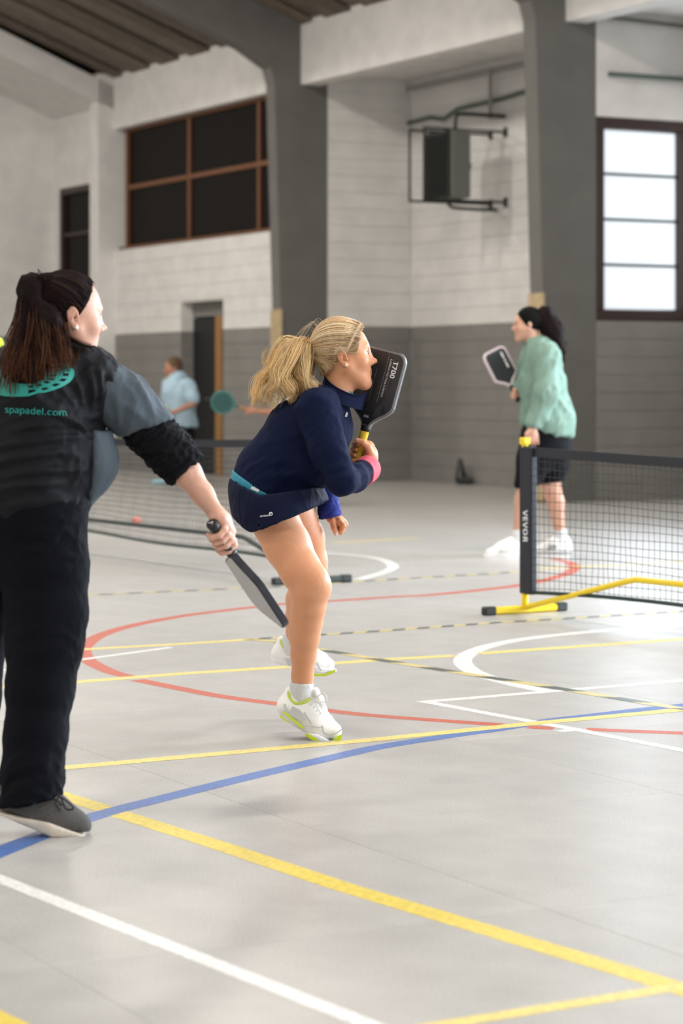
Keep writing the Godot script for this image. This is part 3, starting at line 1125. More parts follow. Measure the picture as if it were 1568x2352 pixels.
func make_lines(floor_: Node3D) -> void:
	var W := 0.052
	var Y := 0.078
	var list := [
		["white_line", M.whiteline, W, 0.0010, 0, [[-500, 1822], [0, 2019], [784, 2328], [1500, 2610]]],
		["yellow_line", M.yellow, Y, 0.0010, 0, [[-420, 1641], [60, 1800], [150, 1830], [246, 1860]]],
		["yellow_line", M.yellow, Y, 0.0010, 0, [[264, 1866], [300, 1878], [500, 1941], [784, 2036], [1434, 2231], [1700, 2314], [2400, 2536]]],
		["yellow_line", M.paleyellow, 0.052, 0.0016, 0, [[-100, 2536], [1024, 2353], [1568, 2265], [2400, 2130]]],
		["yellow_line", M.yellow, Y, 0.0010, 0, [[-500, 2113], [0, 2346], [40, 2366], [500, 2580]]],
		["blue_line", M.blue, 0.078, 0.0013, 60, [[-520, 2330], [-400, 2210], [-260, 2095], [-120, 2012], [0, 1957], [200, 1880], [400, 1827], [590, 1780], [784, 1735], [880, 1714], [1055, 1687], [1143, 1675], [1253, 1656], [1363, 1643], [1568, 1620], [1900, 1592], [2400, 1562]]],
		["yellow_line", M.paleyellow, 0.078, 0.0019, 0, [[-500, 1823], [133, 1765], [660, 1717], [880, 1697], [1231, 1661], [1568, 1630], [2400, 1554]]],
		["red_line", M.red, 0.078, 0.0008, 70, [[660, 1386], [526, 1401], [421, 1414.5], [316, 1434], [236, 1457], [198, 1481], [191, 1498], [206, 1519], [252, 1542], [292, 1553.5]]],
		["red_line", M.red, 0.078, 0.0008, 40, [[314, 1561.5], [400, 1579], [505, 1599], [631, 1616], [760, 1633], [880, 1645.5], [1152, 1665]]],
		["red_line", M.red, 0.078, 0.0008, 12, [[1213, 1669.6], [1253, 1672], [1272, 1673]]],
		["red_line", M.red, 0.078, 0.0008, 12, [[1345, 1675], [1450, 1679.5], [1568, 1684], [1900, 1697], [2300, 1708]]],
		["red_line", M.red, 0.085, 0.0008, 60, [[660, 1386], [784, 1379], [900, 1371], [1006, 1365], [1194, 1344], [1283, 1324], [1312, 1312], [1318, 1302], [1306, 1292], [1270, 1283]]],
		["yellow_line", M.paleyellow, 0.085, 0.0012, 0, [[-500, 1613], [168, 1567], [421, 1547], [660, 1532], [880, 1515], [1042, 1506]]],
		["yellow_line", M.paleyellow, 0.085, 0.0012, 0, [[1099, 1501], [1568, 1468], [2300, 1417]]],
		["yellow_line", M.paleyellow, 0.075, 0.0012, 0, [[-400, 1522], [181, 1492], [421, 1479], [580, 1468.5]]],
		["white_line", M.whiteline, 0.05, 0.0015, 0, [[-200, 1560], [0, 1540], [172, 1517], [393, 1487]]],
		["white_line", M.whiteline, 0.085, 0.0010, 60, [[2300, 1440], [2100, 1426], [1760, 1428], [1568, 1437], [1450, 1443], [1275, 1459], [1165, 1474], [1091, 1494], [1062, 1516], [1079, 1538], [1121, 1555.5], [1200, 1576], [1260, 1588]]],
		["white_line", M.whiteline, 0.060, 0.0012, 0, [[963, 1613], [1143, 1598], [1288, 1586], [1568, 1563], [2300, 1503]]],
		["white_line", M.whiteline, 0.056, 0.0014, 0, [[975, 1611.5], [1143, 1643], [1319, 1675], [1568, 1723.6], [2300, 1866]]],
		["white_line", M.whiteline, 0.05, 0.0012, 0, [[1285, 1680], [1320, 1676]]],
		["white_line", M.whiteline, 0.08, 0.0010, 40, [[560, 1258], [660, 1262], [756, 1270], [860, 1281], [901, 1298], [888, 1312], [822, 1331]]],
		["yellow_line", M.paleyellow, 0.08, 0.0010, 0, [[1240, 1306], [1568, 1291], [2200, 1263]]],
		["yellow_line", M.paleyellow, 0.08, 0.0010, 0, [[760, 1246], [960, 1236]]],
	]
	for l: Array in list:
		put(l[0], strip(ribbon(l[5], l[2], l[3] * 0.35, l[4]), l[2]), l[1], floor_)
	# yellow and black hazard tape marking the small courts
	for l: Array in [[[[560, 1469.5], [880, 1449], [1143, 1430], [1363, 1417], [1568, 1404], [2300, 1360]], 0.16], [[[576, 1468], [636, 1474.5], [740, 1493], [880, 1517], [1077, 1549], [1275, 1580], [1494, 1617], [1568, 1628], [2300, 1748]], 0.42], [[[-300, 1390], [202, 1367], [379, 1359], [631, 1348], [900, 1331], [1155, 1316], [1240, 1310]], 0.19]]:
		var p := ribbon(l[0], 0.06, 0.0008)
		var b := MB.new()
		var run := 0.0
		var half: float = l[1] / 2.0
		for i in p.size() - 1:
			var seg := p[i + 1] - p[i]
			var len_ := seg.length()
			var dir := seg / len_
			var s := dir.cross(Vector3.UP) * 0.032
			var t := 0.0
			while t < len_ - 1e-5:
				var k := int(floor((run + t) / half + 1e-4))
				var e := minf(len_, (k + 1) * half - run)
				if e <= t:
					e = minf(len_, t + half)
				b.col = Color(0.72, 0.60, 0.25) if k % 2 == 0 else Color(0.10, 0.115, 0.095)
				var skew := dir * 0.03
				b.quad(p[i] + dir * t - s + skew, p[i] + dir * t + s - skew, p[i] + dir * e + s - skew, p[i] + dir * e - s + skew)
				t = e
			run += len_
		put("hazard_tape", b.mesh(), M.tape, floor_)

# ------------------------------------------------------------------ heater, pipes, boards, small things by the walls
func make_wall_things() -> void:
	# fan heater on its bracket, in hall axes (x along the wall, z out through it)
	var c := Vector3(-2.30, 4.0, 1.10)   # middle of the casing
	var h := thing("fan_heater", "grey metal fan heater with dark louvres on a bracket high in the recess", "heater", HALL * Vector3(c.x, c.y - 0.43, c.z))
	h.transform = Transform3D(HALL.basis, HALL * c)
	sub("casing", box_mesh(Vector3(-0.31, -0.42, -0.13), Vector3(0.31, 0.42, 0.15), 0.015), M.greymetal, h)
	var g := MB.new()
	g.box(Vector3(-0.30, -0.41, -0.17), Vector3(0.30, 0.41, -0.13), 0.006)
	sub("louvre_frame", g.mesh(), M.darkmetal, h)
	var sl := MB.new()
	sl.extrude(PackedVector2Array([Vector2(-0.20, 0.0), Vector2(-0.165, 0.03), Vector2(-0.16, 0.024), Vector2(-0.195, -0.006)]), -0.29, 0.29, Transform3D(Basis(Vector3(0, 0, 1), Vector3.UP, Vector3(-1, 0, 0)), Vector3.ZERO))
	var slat := sl.mesh()
	for k in 15:
		sub("slat", slat, M.darkmetal, h, Vector3(0, -0.39 + k * 0.052, 0))
	var mo := MB.new()
	mo.lathe(PackedVector2Array([Vector2(0.0, 0), Vector2(0.09, 0.0), Vector2(0.10, 0.02), Vector2(0.10, 0.12), Vector2(0.06, 0.16), Vector2(0.0, 0.16)]), Transform3D(Basis(Vector3(1, 0, 0), PI / 2), Vector3(0, 0, 0.15)), 16)
	sub("motor", mo.mesh(), M.darkmetal, h)
	for y: float in [-0.44, 0.44]:
		for x: float in [-0.12, 0.24]:
			sub("bracket_rail", box_mesh(Vector3(x - 0.015, y - 0.015, -0.42), Vector3(x + 0.015, y + 0.015, 0.78), 0.003), M.darkmetal, h)
	for x: float in [-0.12, 0.24]:
		sub("bracket_post", box_mesh(Vector3(x - 0.013, -0.44, -0.42), Vector3(x + 0.013, 0.44, -0.394), 0.003), M.darkmetal, h)
		for y: float in [-0.44, 0.44]:
			sub("wall_plate", box_mesh(Vector3(x - 0.03, y - 0.06, 0.755), Vector3(x + 0.03, y + 0.06, 0.78), 0.003), M.darkmetal, h)
	sub("supply_pipe", tube_mesh(Array(curve([Vector3(-0.1, 0.40, 0.05), Vector3(-0.1, 0.60, 0.06), Vector3(-0.1, 0.64, 0.16), Vector3(-0.1, 0.64, 0.60), Vector3(-0.1, 0.64, 0.77)], 16)), 0.026, 8), M.darkmetal, h)
	sub("supply_pipe", tube_mesh(Array(curve([Vector3(0.1, -0.40, 0.05), Vector3(0.1, -0.50, 0.10), Vector3(0.1, -0.52, 0.30), Vector3(0.1, -0.52, 0.77)], 12)), 0.022, 8), M.darkmetal, h)

	# pipes on the recess walls
	var z := 1.83
	var o := put("wall_pipe", tube_mesh([Vector3(-0.02, 4.78, z), Vector3(-0.6, 4.80, z), Vector3(-0.95, 4.74, z), Vector3(-1.3, 4.84, z), Vector3(-2.4, 4.86, z), Vector3(-3.4, 4.92, z), Vector3(-6.2, 4.92, z)], 0.028, 8), M.greenpipe)
	o.transform = HALL
	tag(o, "green-grey pipe running along the white recess above the heater", "pipe")
	o = put("wall_pipe", tube_mesh([Vector3(-0.02, 5.23, z), Vector3(-6.2, 5.23, z)], 0.035, 8), M.palepipe)
	o.transform = HALL
	tag(o, "pale painted pipe under the soffit above the heater", "pipe")
	o = put("wall_pipe", tube_mesh([Vector3(-2.2, 5.23, z - 0.05), Vector3(-2.2, 4.62, z - 0.05)], 0.026, 8), M.palepipe)
	o.transform = HALL
	tag(o, "short upright pale pipe dropping to the heater", "pipe")
	o = put("wall_pipe", tube_mesh([Vector3(-BAY - 0.06, 4.66, 0.75), Vector3(-BAY - 0.06, 4.66, 2.05)], 0.026, 8), M.greenpipe)
	o.transform = HALL
	tag(o, "green-grey pipe above the bright louvre window", "pipe")
	o = put("wall_pipe", tube_mesh([Vector3(-BAY - 0.06, 5.28, 0.66), Vector3(-BAY - 0.06, 5.24, 2.05)], 0.024, 8), M.greymetal)
	o.transform = HALL
	tag(o, "thin grey pipe in the top right corner under the soffit", "pipe")

	# wooden boards on the legs of the frames
	for k in 2:
		var bd := thing("wooden_board", ["tall pale wooden board on the frame behind the blonde player", "pale wooden board on the frame behind the player in mint green"][k], "board", HALL * Vector3(-BAY * k, 0, 0), "wooden boards on the frame legs")
		bd.basis = HALL.basis
		sub("board", box_mesh(Vector3(-0.03, 0.02, -0.085), Vector3(0.28, 2.26, -0.055), 0.006), M.board, bd)
		sub("batten", box_mesh(Vector3(0.05, 0.0, -0.06), Vector3(0.20, 2.2, -0.02), 0.004), M.jamb, bd)
	# dark thing slumped against the wall
	var bg := thing("floor_bag", "small dark grey bag slumped against the grey recess wall", "bag", HALL * Vector3(-1.55, 0, 1.7))
	var f := Field.new()
	var bp := HALL * Vector3(-1.55, 0, 1.74)
	var ud := HALL.basis.x
	f.cone(bp + Vector3(0, 0.07, 0), bp + Vector3(0, 0.30, 0) + ud * 0.03, 0.075, 0.035, 0.05)
	f.cone(bp + Vector3(0, 0.06, 0), bp - ud * 0.22 + Vector3(0, 0.045, 0), 0.06, 0.045, 0.05)
	f.clip(Vector3(0, -1, 0), Vector3(0, 0.002, 0))
	soft("bag_body", [f], [0.02], M.darkmetal, bg)

# ------------------------------------------------------------------ nets
func make_net(called: String, label: String, at: Vector3, dir: Vector3, length: float, frame_mat: Material, cap_mat: Material, tape_mat: Material, sign_: bool) -> void:
	var t := thing(called, label, "net", at, "portable court nets")
	var side := dir.cross(Vector3.UP).normalized()
	t.basis = Basis(dir, Vector3.UP, dir.cross(Vector3.UP))
	var hem := func(x: float) -> float: return 0.115 + 0.035 * sin(PI * clampf(x / length, 0, 1)) + 0.012 * sin(x * 2.1)
	var top := func(x: float) -> float: return 0.914 - 0.05 * sin(PI * clampf(x / length, 0, 1))
	for e in 2:
		var x := 0.0 if e == 0 else length
		var s := 1.0 if e == 0 else -1.0
		sub("post", tube_mesh([Vector3(x, 0.02, 0), Vector3(x, 0.955, 0)], 0.019, 12), frame_mat, t)
		var foot := sub("foot", box_mesh(Vector3(x - 0.022, 0.002, -0.24), Vector3(x + 0.022, 0.042, 0.24), 0.008), frame_mat, t)
		for z: float in [-0.245, 0.245]:
			sub("end_cap", box_mesh(Vector3(x - 0.026, 0.0, z - 0.038), Vector3(x + 0.026, 0.047, z + 0.038), 0.008), cap_mat, foot)
		sub("post_cap", box_mesh(Vector3(x - 0.024, 0.925, -0.024), Vector3(x + 0.024, 0.965, 0.024), 0.006), frame_mat, t)
		# sleeve of webbing that the post slides into
		var sl := MB.new()
		sl.box(Vector3(x - 0.026 if s > 0 else x - 0.085, 0.105, -0.024), Vector3(x + 0.085 if s > 0 else x + 0.026, 0.918, 0.024), 0.01)
		var sleeve := sub("sleeve", sl.mesh(), tape_mat, t)
		if e == 0 and sign_:
			var arr := letters("VEVOR", 0.042, true)
			var V: PackedVector3Array = arr[Mesh.ARRAY_VERTEX]
			for k in V.size():
				V[k] = Vector3(0.035 + V[k].y, 0.56 - V[k].x - 0.08, 0.0)
			arr[Mesh.ARRAY_VERTEX] = V
			for z: float in [0.0252, -0.0252]:
				var a2 := arr.duplicate()
				var V2 := PackedVector3Array()
				var N2 := PackedVector3Array()
				for p in V:
					V2.append(Vector3(p.x if z > 0 else 0.07 - p.x, p.y, z))
					N2.append(Vector3(0, 0, signf(z)))
				a2[Mesh.ARRAY_VERTEX] = V2
				a2[Mesh.ARRAY_NORMAL] = N2
				var m := ArrayMesh.new()
				m.add_surface_from_arrays(Mesh.PRIMITIVE_TRIANGLES, a2)
				sub("lettering", m, M.print, sleeve)
	# base rail: rises from each foot, then runs level
	var rail := MB.new()
	rail.tube(PackedVector3Array([Vector3(0.02, 0.035, 0), Vector3(0.89, 0.235, 0), Vector3(0.95, 0.245, 0), Vector3(length - 0.95, 0.245, 0), Vector3(length - 0.89, 0.235, 0), Vector3(length - 0.02, 0.035, 0)]), PackedFloat32Array([0.016]), 10)
	sub("base_rail", rail.mesh(), frame_mat, t)
	# top band, hem rope and the mesh of cords
	var band := MB.new()
	var rings := []
	var n := 40
	for k in n + 1:
		var x := 0.05 + (length - 0.1) * k / n
		var y: float = top.call(x)
		rings.append(PackedVector3Array([Vector3(x, y, 0.004), Vector3(x, y - 0.052, 0.004), Vector3(x, y - 0.052, -0.004), Vector3(x, y, -0.004)]))
	for k in n:
		for q in 4:
			band.quad(rings[k][q], rings[k][(q + 1) % 4], rings[k + 1][(q + 1) % 4], rings[k + 1][q])
	sub("top_band", band.mesh(), tape_mat, t)
	var rp := PackedVector3Array()
	for k in n + 1:
		var x := 0.05 + (length - 0.1) * k / n
		rp.append(Vector3(x, hem.call(x), 0.002))
	var rope := MB.new()
	rope.tube(rp, PackedFloat32Array([0.0105]), 8)
	sub("hem_rope", rope.mesh(), M.greenrope, t)
	var cords := MB.new()
	var step := 0.046
	for k in int(length / step):
		var x := 0.08 + k * step
		if x > length - 0.06:
			break
		var pts := PackedVector3Array()
		for q in 6:
			var y: float = lerpf(hem.call(x), top.call(x) - 0.04, q / 5.0)
			pts.append(Vector3(x + 0.004 * sin(q * 2.3 + k), y, 0.004 * sin(q * 1.7 + k * 1.3)))
		cords.tube(pts, PackedFloat32Array([0.0016]), 4, false)
	for q in 17:
		var pts := PackedVector3Array()
		for k in n + 1:
			var x := 0.06 + (length - 0.12) * k / n
			var y: float = lerpf(hem.call(x), top.call(x) - 0.05, (q + 0.5) / 17.0)
			pts.append(Vector3(x, y + 0.004 * sin(k * 0.9 + q), 0.004 * sin(k * 0.7 + q * 1.1)))
		cords.tube(pts, PackedFloat32Array([0.0016]), 4, false)
	var cm := sub("net_mesh", cords.mesh(), M.cord, t)
	cm.set_meta("kind", "stuff")

func make_nets() -> void:
	var a := deg_to_rad(33.0)
	make_net("court_net", "portable net with a yellow steel frame in front of the player in mint green", fl(1205, 1408), Vector3(sin(a), 0, cos(a)), 6.6, M.yellowsteel, M.blackplastic, M.webbing, true)
	a = deg_to_rad(30.0)
	make_net("court_net", "portable net with a dark green frame behind the blonde player", fl(716, 1340), Vector3(-sin(a), 0, -cos(a)), 6.6, M.greensteel, M.blackplastic, M.webbing, false)

# ------------------------------------------------------------------ people
# Joints are set by where they stand in the frame and how far off: x, y in pixels, then metres nearer (-) or farther (+) than the person.
var D := 8.72
var U := 0.0                     # metres per pixel at that distance

func stand(d: float) -> void:
	D = d
	U = d / F

func j(x: float, y: float, dd := 0.0) -> Vector3:
	return px(x, y, D + dd)

func js(list: Array) -> Array:
	var out := []
	for q: Array in list:
		out.append(px(q[0], q[1], D + (q[2] if q.size() > 2 else 0.0)))
	return out

func rs(list: Array) -> Array:
	var out := []
	for q: float in list:
		out.append(q * U)
	return out

# keep only what lies above (sign +1) or below (-1) the line a-b of the frame, extended straight away from the lens
func cut(f: Field, a: Vector2, b: Vector2, above := true, dd := 0.0) -> void:
	var p := j(a.x, a.y, dd)
	var q := j(b.x, b.y, dd)
	var n := (q - p).cross(Vector3(0, 0, -1)).normalized()
	if n.y > 0:
		n = -n
	if not above:
		n = -n
	f.clip(n, p)

func face_basis(fwd: Vector3, up: Vector3) -> Basis:
	var z := fwd.normalized()
	var x := up.cross(z).normalized()
	return Basis(x, z.cross(x).normalized(), z)

class Head:
	var o: Vector3
	var b: Basis
	var s: float
	func p(x: float, y: float, z: float) -> Vector3:
		return o + b * (Vector3(x, y, z) * s)

func head_field(h: Head, neck: Vector3, neck_r: float) -> Field:
	var f := Field.new()
	var s := h.s
	f.ell(h.p(0, 0.043, -0.008), Vector3(0.074, 0.090, 0.097) * s, h.b, 0.01)
	f.ell(h.p(0, 0.000, 0.040), Vector3(0.060, 0.085, 0.056) * s, h.b, 0.03 * s)
	f.ell(h.p(0, -0.055, 0.045), Vector3(0.044, 0.048, 0.046) * s, h.b, 0.03 * s)
	for k: float in [-1.0, 1.0]:
		f.cone(h.p(k * 0.052, -0.035, 0.010), h.p(k * 0.016, -0.096, 0.066), 0.020 * s, 0.016 * s, 0.03 * s)
		f.ball(h.p(k * 0.043, -0.018, 0.060), 0.024 * s, 0.025 * s)
	f.ball(h.p(0, -0.098, 0.074), 0.018 * s, 0.02 * s)
	f.cone(h.p(-0.030, 0.030, 0.078), h.p(0.030, 0.030, 0.078), 0.013 * s, 0.013 * s, 0.02 * s)
	for k: float in [-1.0, 1.0]:
		f.ell(h.p(k * 0.033, 0.010, 0.095), Vector3(0.017, 0.011, 0.014) * s, h.b, 0.016 * s, true)
	# nose
	f.cone(h.p(0, 0.022, 0.088), h.p(0, -0.020, 0.108), 0.0075 * s, 0.0095 * s, 0.014 * s)
	f.ball(h.p(0, -0.022, 0.1145), 0.0095 * s, 0.006 * s)
	for k: float in [-1.0, 1.0]:
		f.ball(h.p(k * 0.011, -0.028, 0.102), 0.0075 * s, 0.008 * s)
	# lips
	f.cone(h.p(-0.018, -0.057, 0.083), h.p(0.018, -0.057, 0.083), 0.006 * s, 0.006 * s, 0.008 * s)
	f.ball(h.p(0, -0.054, 0.090), 0.0068 * s, 0.012 * s)
	f.ball(h.p(0, -0.066, 0.088), 0.0072 * s, 0.012 * s)
	f.cone(h.p(-0.022, -0.0605, 0.092), h.p(0.022, -0.0605, 0.092), 0.0016 * s, 0.0016 * s, 0.003 * s, Vector3.ONE, true)
	# eyelids
	for k: float in [-1.0, 1.0]:
		f.cone(h.p(k * 0.026, 0.0175, 0.0765), h.p(k * 0.036, 0.0170, 0.0755), 0.0115 * s, 0.0115 * s, 0.006 * s)
		f.cone(h.p(k * 0.026, 0.0030, 0.0755), h.p(k * 0.036, 0.0035, 0.0745), 0.0110 * s, 0.0110 * s, 0.006 * s)
	# ears
	for k: float in [-1.0, 1.0]:
		var eb := h.b * Basis(Vector3(0, 1, 0), k * 0.45) * Basis(Vector3(1, 0, 0), -0.18)
		f.ell(h.p(k * 0.079, 0.006, -0.012), Vector3(0.0062, 0.029, 0.0185) * s, eb, 0.006 * s)
		f.ball(h.p(k * 0.077, -0.025, -0.003), 0.0080 * s, 0.008 * s)
		f.ell(h.p(k * 0.0865, 0.008, -0.012), Vector3(0.0055, 0.0205, 0.0115) * s, eb, 0.003 * s, true)
		f.ell(h.p(k * 0.082, -0.004, -0.004), Vector3(0.006, 0.0095, 0.0075) * s, eb, 0.003 * s, true)
		f.cone(h.p(k * 0.0835, 0.018, -0.010), h.p(k * 0.0835, 0.000, -0.016), 0.0024 * s, 0.0024 * s, 0.003 * s)
		f.ball(h.p(k * 0.080, -0.006, 0.005), 0.0040 * s, 0.004 * s)
	# neck
	f.cone(h.p(0, -0.045, -0.012), neck, 0.052 * s, neck_r, 0.03 * s)
	return f

func eyes(h: Head, parent: Node) -> void:
	for k: float in [-1.0, 1.0]:
		var b := MB.new()
		var prof := PackedVector2Array()
		for i in 9:
			var a := -PI / 2 + PI * i / 8.0
			prof.append(Vector2(maxf(cos(a), 0.001), sin(a)) * 0.0122 * h.s)
		b.lathe(prof, Transform3D(h.b, h.p(k * 0.031, 0.0105, 0.0772)), 12)
		var e := put("eye", b.mesh(), M.eyewhite, parent)
		var c := MB.new()
		var pr2 := PackedVector2Array()
		for i in 5:
			var a := PI * 0.5 * i / 4.0
			pr2.append(Vector2(maxf(cos(a), 0.001) * 0.0066, sin(a) * 0.0022) * h.s)
		c.lathe(pr2, Transform3D(h.b * Basis(Vector3(1, 0, 0), PI / 2), h.p(k * 0.031, 0.0105, 0.0884)), 12)
		put("iris", c.mesh(), M.iris, e)
		var l := MB.new()
		l.tube(curve([h.p(k * 0.020, 0.0135, 0.0880), h.p(k * 0.031, 0.0185, 0.0905), h.p(k * 0.043, 0.0130, 0.0835)], 7), PackedFloat32Array([0.0011 * h.s]), 5)
		put("eyelashes", l.mesh(), M.iris, e)

func brows(h: Head, parent: Node, tint: Color) -> void:
	for k: float in [-1.0, 1.0]:
		var b := MB.new()
		b.col = tint
		b.tube(curve([h.p(k * 0.012, 0.030, 0.0955), h.p(k * 0.030, 0.036, 0.0915), h.p(k * 0.047, 0.030, 0.077)], 7), PackedFloat32Array([0.003, 0.0034, 0.0032, 0.003, 0.0026, 0.002, 0.001]), 6, true, 0.6)
		put("eyebrow", b.mesh(), M.hair, parent)

func mixc(a: Color, b: Color, t: float) -> Color:
	return a.lerp(b, clampf(t, 0, 1))

# skin with its own blush, lips and freckled tone
func skin_paint(base: Color, h: Head, spots := []) -> Callable:
	var n := FastNoiseLite.new()
	n.seed = 3
	n.frequency = 60.0
	var lip := h.p(0, -0.060, 0.092)
	var lipb := h.b
	var lc := Color(base.r * 0.80, base.g * 0.52, base.b * 0.52)
	var blush := Color(base.r * 1.02, base.g * 0.80, base.b * 0.74)
	return func(p: Vector3) -> Color:
		var c := base * (1.0 + 0.05 * n.get_noise_3dv(p))
		var q := lipb.transposed() * (p - lip) / h.s
		var e := Vector2(q.x / 0.021, q.y / 0.010).length()
		if e < 1.15 and absf(q.z) < 0.03:
			c = mixc(c, lc, (1.15 - e) * 4.0)
		for k: float in [-1.0, 1.0]:
			var d := (p - h.p(k * 0.05, -0.025, 0.068)).length() / (0.03 * h.s)
			if d < 1.0:
				c = mixc(c, blush, (1.0 - d) * 0.6)
		for s: Array in spots:
			var d: float = (p - s[0]).length() / float(s[1])
			if d < 1.0:
				c = mixc(c, s[2], (1.0 - d) * 1.6)
		return Color(c.r, c.g, c.b)

func folds(amp: float, along: Vector3, freq: float, seed_: int, where: Variant = null) -> Callable:
	# cloth folds: ridges that run along a direction
	var n := FastNoiseLite.new()
	n.seed = seed_
	n.frequency = 1.0
	n.fractal_octaves = 2
	n.fractal_type = FastNoiseLite.FRACTAL_RIDGED
	var t := along.normalized()
	var n2 := FastNoiseLite.new()
	n2.seed = seed_ + 5
	n2.frequency = 3.0
	return func(p: Vector3, _nn: Vector3) -> float:
		var q := p - t * p.dot(t) * 0.78
		q += Vector3(1, 1, 1) * 0.03 * n2.get_noise_3dv(p)
		var a := amp
		if where != null:
			a *= float(where.call(p))
		return a * (n.get_noise_3dv(q * freq))

# folds laid where the cloth pulls: [x0, y0, x1, y1, height in mm, half width in pixels]; negative heights are furrows
func creases(list: Array, ground: Callable) -> Callable:
	return func(p: Vector3, nn: Vector3) -> float:
		var h: float = ground.call(p, nn)
		if nn.z < -0.2:
			return h
		var q := Vector2(CX + p.x * F / -p.z, HY + (CH - p.y) * F / -p.z)
		for c: Array in list:
			var a := Vector2(c[0], c[1])
			var b := Vector2(c[2], c[3])
			var t := clampf((q - a).dot(b - a) / (b - a).length_squared(), 0.0, 1.0)
			var bend := (b - a).orthogonal().normalized() * sin(PI * t) * 5.0
			var d := (q - a.lerp(b, t) - bend).length() / float(c[5])
			if d < 2.2:
				h += float(c[4]) * 0.001 * exp(-d * d) * (0.35 + 0.65 * sin(PI * clampf(t * 0.9 + 0.05, 0, 1)))
		return h

# ---- hair
func strand(b: MB, pts: PackedVector3Array, r0: float, r1: float, c: Color, sides := 3, tip: Variant = null, from := 2.0) -> void:
	b.col = c
	var first := b.v.size()
	var radii := PackedFloat32Array()
	for i in pts.size():
		var t := float(i) / (pts.size() - 1)
		radii.append(lerpf(r0, r1, t) * (0.5 + 0.5 * minf(1.0, t * 6.0)))
	b.tube(pts, radii, sides, false)
	if tip != null:
		# dyed ends
		for i in range(int(from * (pts.size() - 1)), pts.size()):
			for k in sides:
				b.c[first + i * sides + k] = tip

# strands drawn back over the skull from the hairline to the tie
func combed(b: MB, h: Head, tie: Vector3, tones: Array, count: int, line: Array, lift := Vector3.ONE, r0 := 0.0022) -> void:
	# line: hairline as (side, up, fwd) points in head units for one side; mirrored for the other
	var c0 := Vector3(0, 0.043, -0.008)
	var R := Vector3(0.080, 0.097, 0.104) * lift
	var t1 := h.b.transposed() * (tie - h.o) / h.s
	var e1 := (t1 - c0) / R
	for i in count:
		var sd := 1.0 if i % 2 == 0 else -1.0
		var u := rng.randf() * (line.size() - 1)
		var k := mini(int(u), line.size() - 2)
		var q: Vector3 = (line[k] as Vector3).lerp(line[k + 1], u - k)
		q.x *= sd
		q += Vector3(rng.randfn(0, 0.003), rng.randfn(0, 0.003), rng.randfn(0, 0.003))
		var e0 := (q - c0) / R
		var pts := PackedVector3Array()
		var a0 := e0.normalized()
		var a1 := e1.normalized()
		var start := e0.length()
		var bow := rng.randf_range(-0.05, 0.05)
		var puff := 0.018 * rng.randf_range(0.2, 1.0)
		var m := 13
		for w in m:
			var t := float(w) / (m - 1)
			var dir := a0.slerp(a1, t)
			dir = (dir + Vector3(0, bow * sin(PI * t), 0)).normalized()
			var rad := lerpf(start, 1.0, minf(1.0, t * 5.0)) + puff * sin(PI * t)
			if t > 0.86:
				rad = lerpf(rad, e1.length(), (t - 0.86) / 0.14)
			var w3 := c0 + dir * R * rad
			pts.append(h.p(w3.x, w3.y, w3.z))
		var tone: Color = tones[rng.randi() % tones.size()]
		tone = tone.lerp(tones[rng.randi() % tones.size()], rng.randf())
		strand(b, pts, r0 * h.s, r0 * 0.7 * h.s, tone)

# a tail of wavy locks; locks: list of point lists in the frame
func tail(b: MB, locks: Array, per: int, spread: float, wave: float, tones: Array, r0: float, turns := 2.4, seg := 18, dye: Variant = null) -> void:
	for l: Array in locks:
		var c := curve(l, seg)
		var ph := rng.randf() * TAU
		var base: Color = tones[rng.randi() % tones.size()]
		for k in per:
			var o0 := Vector3(rng.randfn(0, 1), rng.randfn(0, 1), rng.randfn(0, 1)) * spread
			var pts := PackedVector3Array()
			var cutoff := rng.randf_range(0.86, 1.0)
			for i in seg:
				var t := float(i) / (seg - 1) * cutoff
				var f := t * (seg - 1)
				var a := mini(int(f), seg - 2)
				var p := c[a].lerp(c[a + 1], f - a)
				var tg := (c[a + 1] - c[a]).normalized()
				var s1 := tg.cross(Vector3(0, 0, 1)).normalized()
				var grow := 0.25 + 0.75 * sin(PI * minf(1.0, t * 0.72 + 0.08))
				var wv := sin(ph + t * TAU * turns + o0.x * 6.0 / maxf(spread, 0.001) * 0.06) * wave * smoothstep(0.1, 0.6, t)
				pts.append(p + o0 * grow + s1 * wv + tg.cross(s1) * wv * 0.6)
			var cs: Color = base.lerp(tones[rng.randi() % tones.size()], rng.randf() * 0.8)
			if dye != null and rng.randf() < 0.7:
				strand(b, pts, r0 * rng.randf_range(0.8, 1.25), r0 * 0.45, cs, 3, cs.lerp(dye, rng.randf_range(0.3, 1.0)), rng.randf_range(0.55, 0.92))
			else:
				strand(b, pts, r0 * rng.randf_range(0.8, 1.25), r0 * 0.45, cs)

# ---- paddles, in their own axes: y from the butt to the tip, x across, z through
func paddle_outline(w: float, top: float, low: float, neck: float, corner: float) -> PackedVector2Array:
	# from the neck up the right side, over the top and down
	var half := PackedVector2Array()
	half.append(Vector2(neck, low))
	for i in 7:
		var t := i / 6.0
		half.append(Vector2(lerpf(neck, w, smoothstep(0.0, 1.0, t)), low + 0.085 * t))
	var n := 8
	for i in n + 1:
		var a := PI / 2 * i / n
		half.append(Vector2(w - corner + corner * cos(a), top - corner + corner * sin(a)))
	var out := PackedVector2Array(half)
	for i in range(half.size() - 1, -1, -1):
		out.append(Vector2(-half[i].x, half[i].y))
	return out

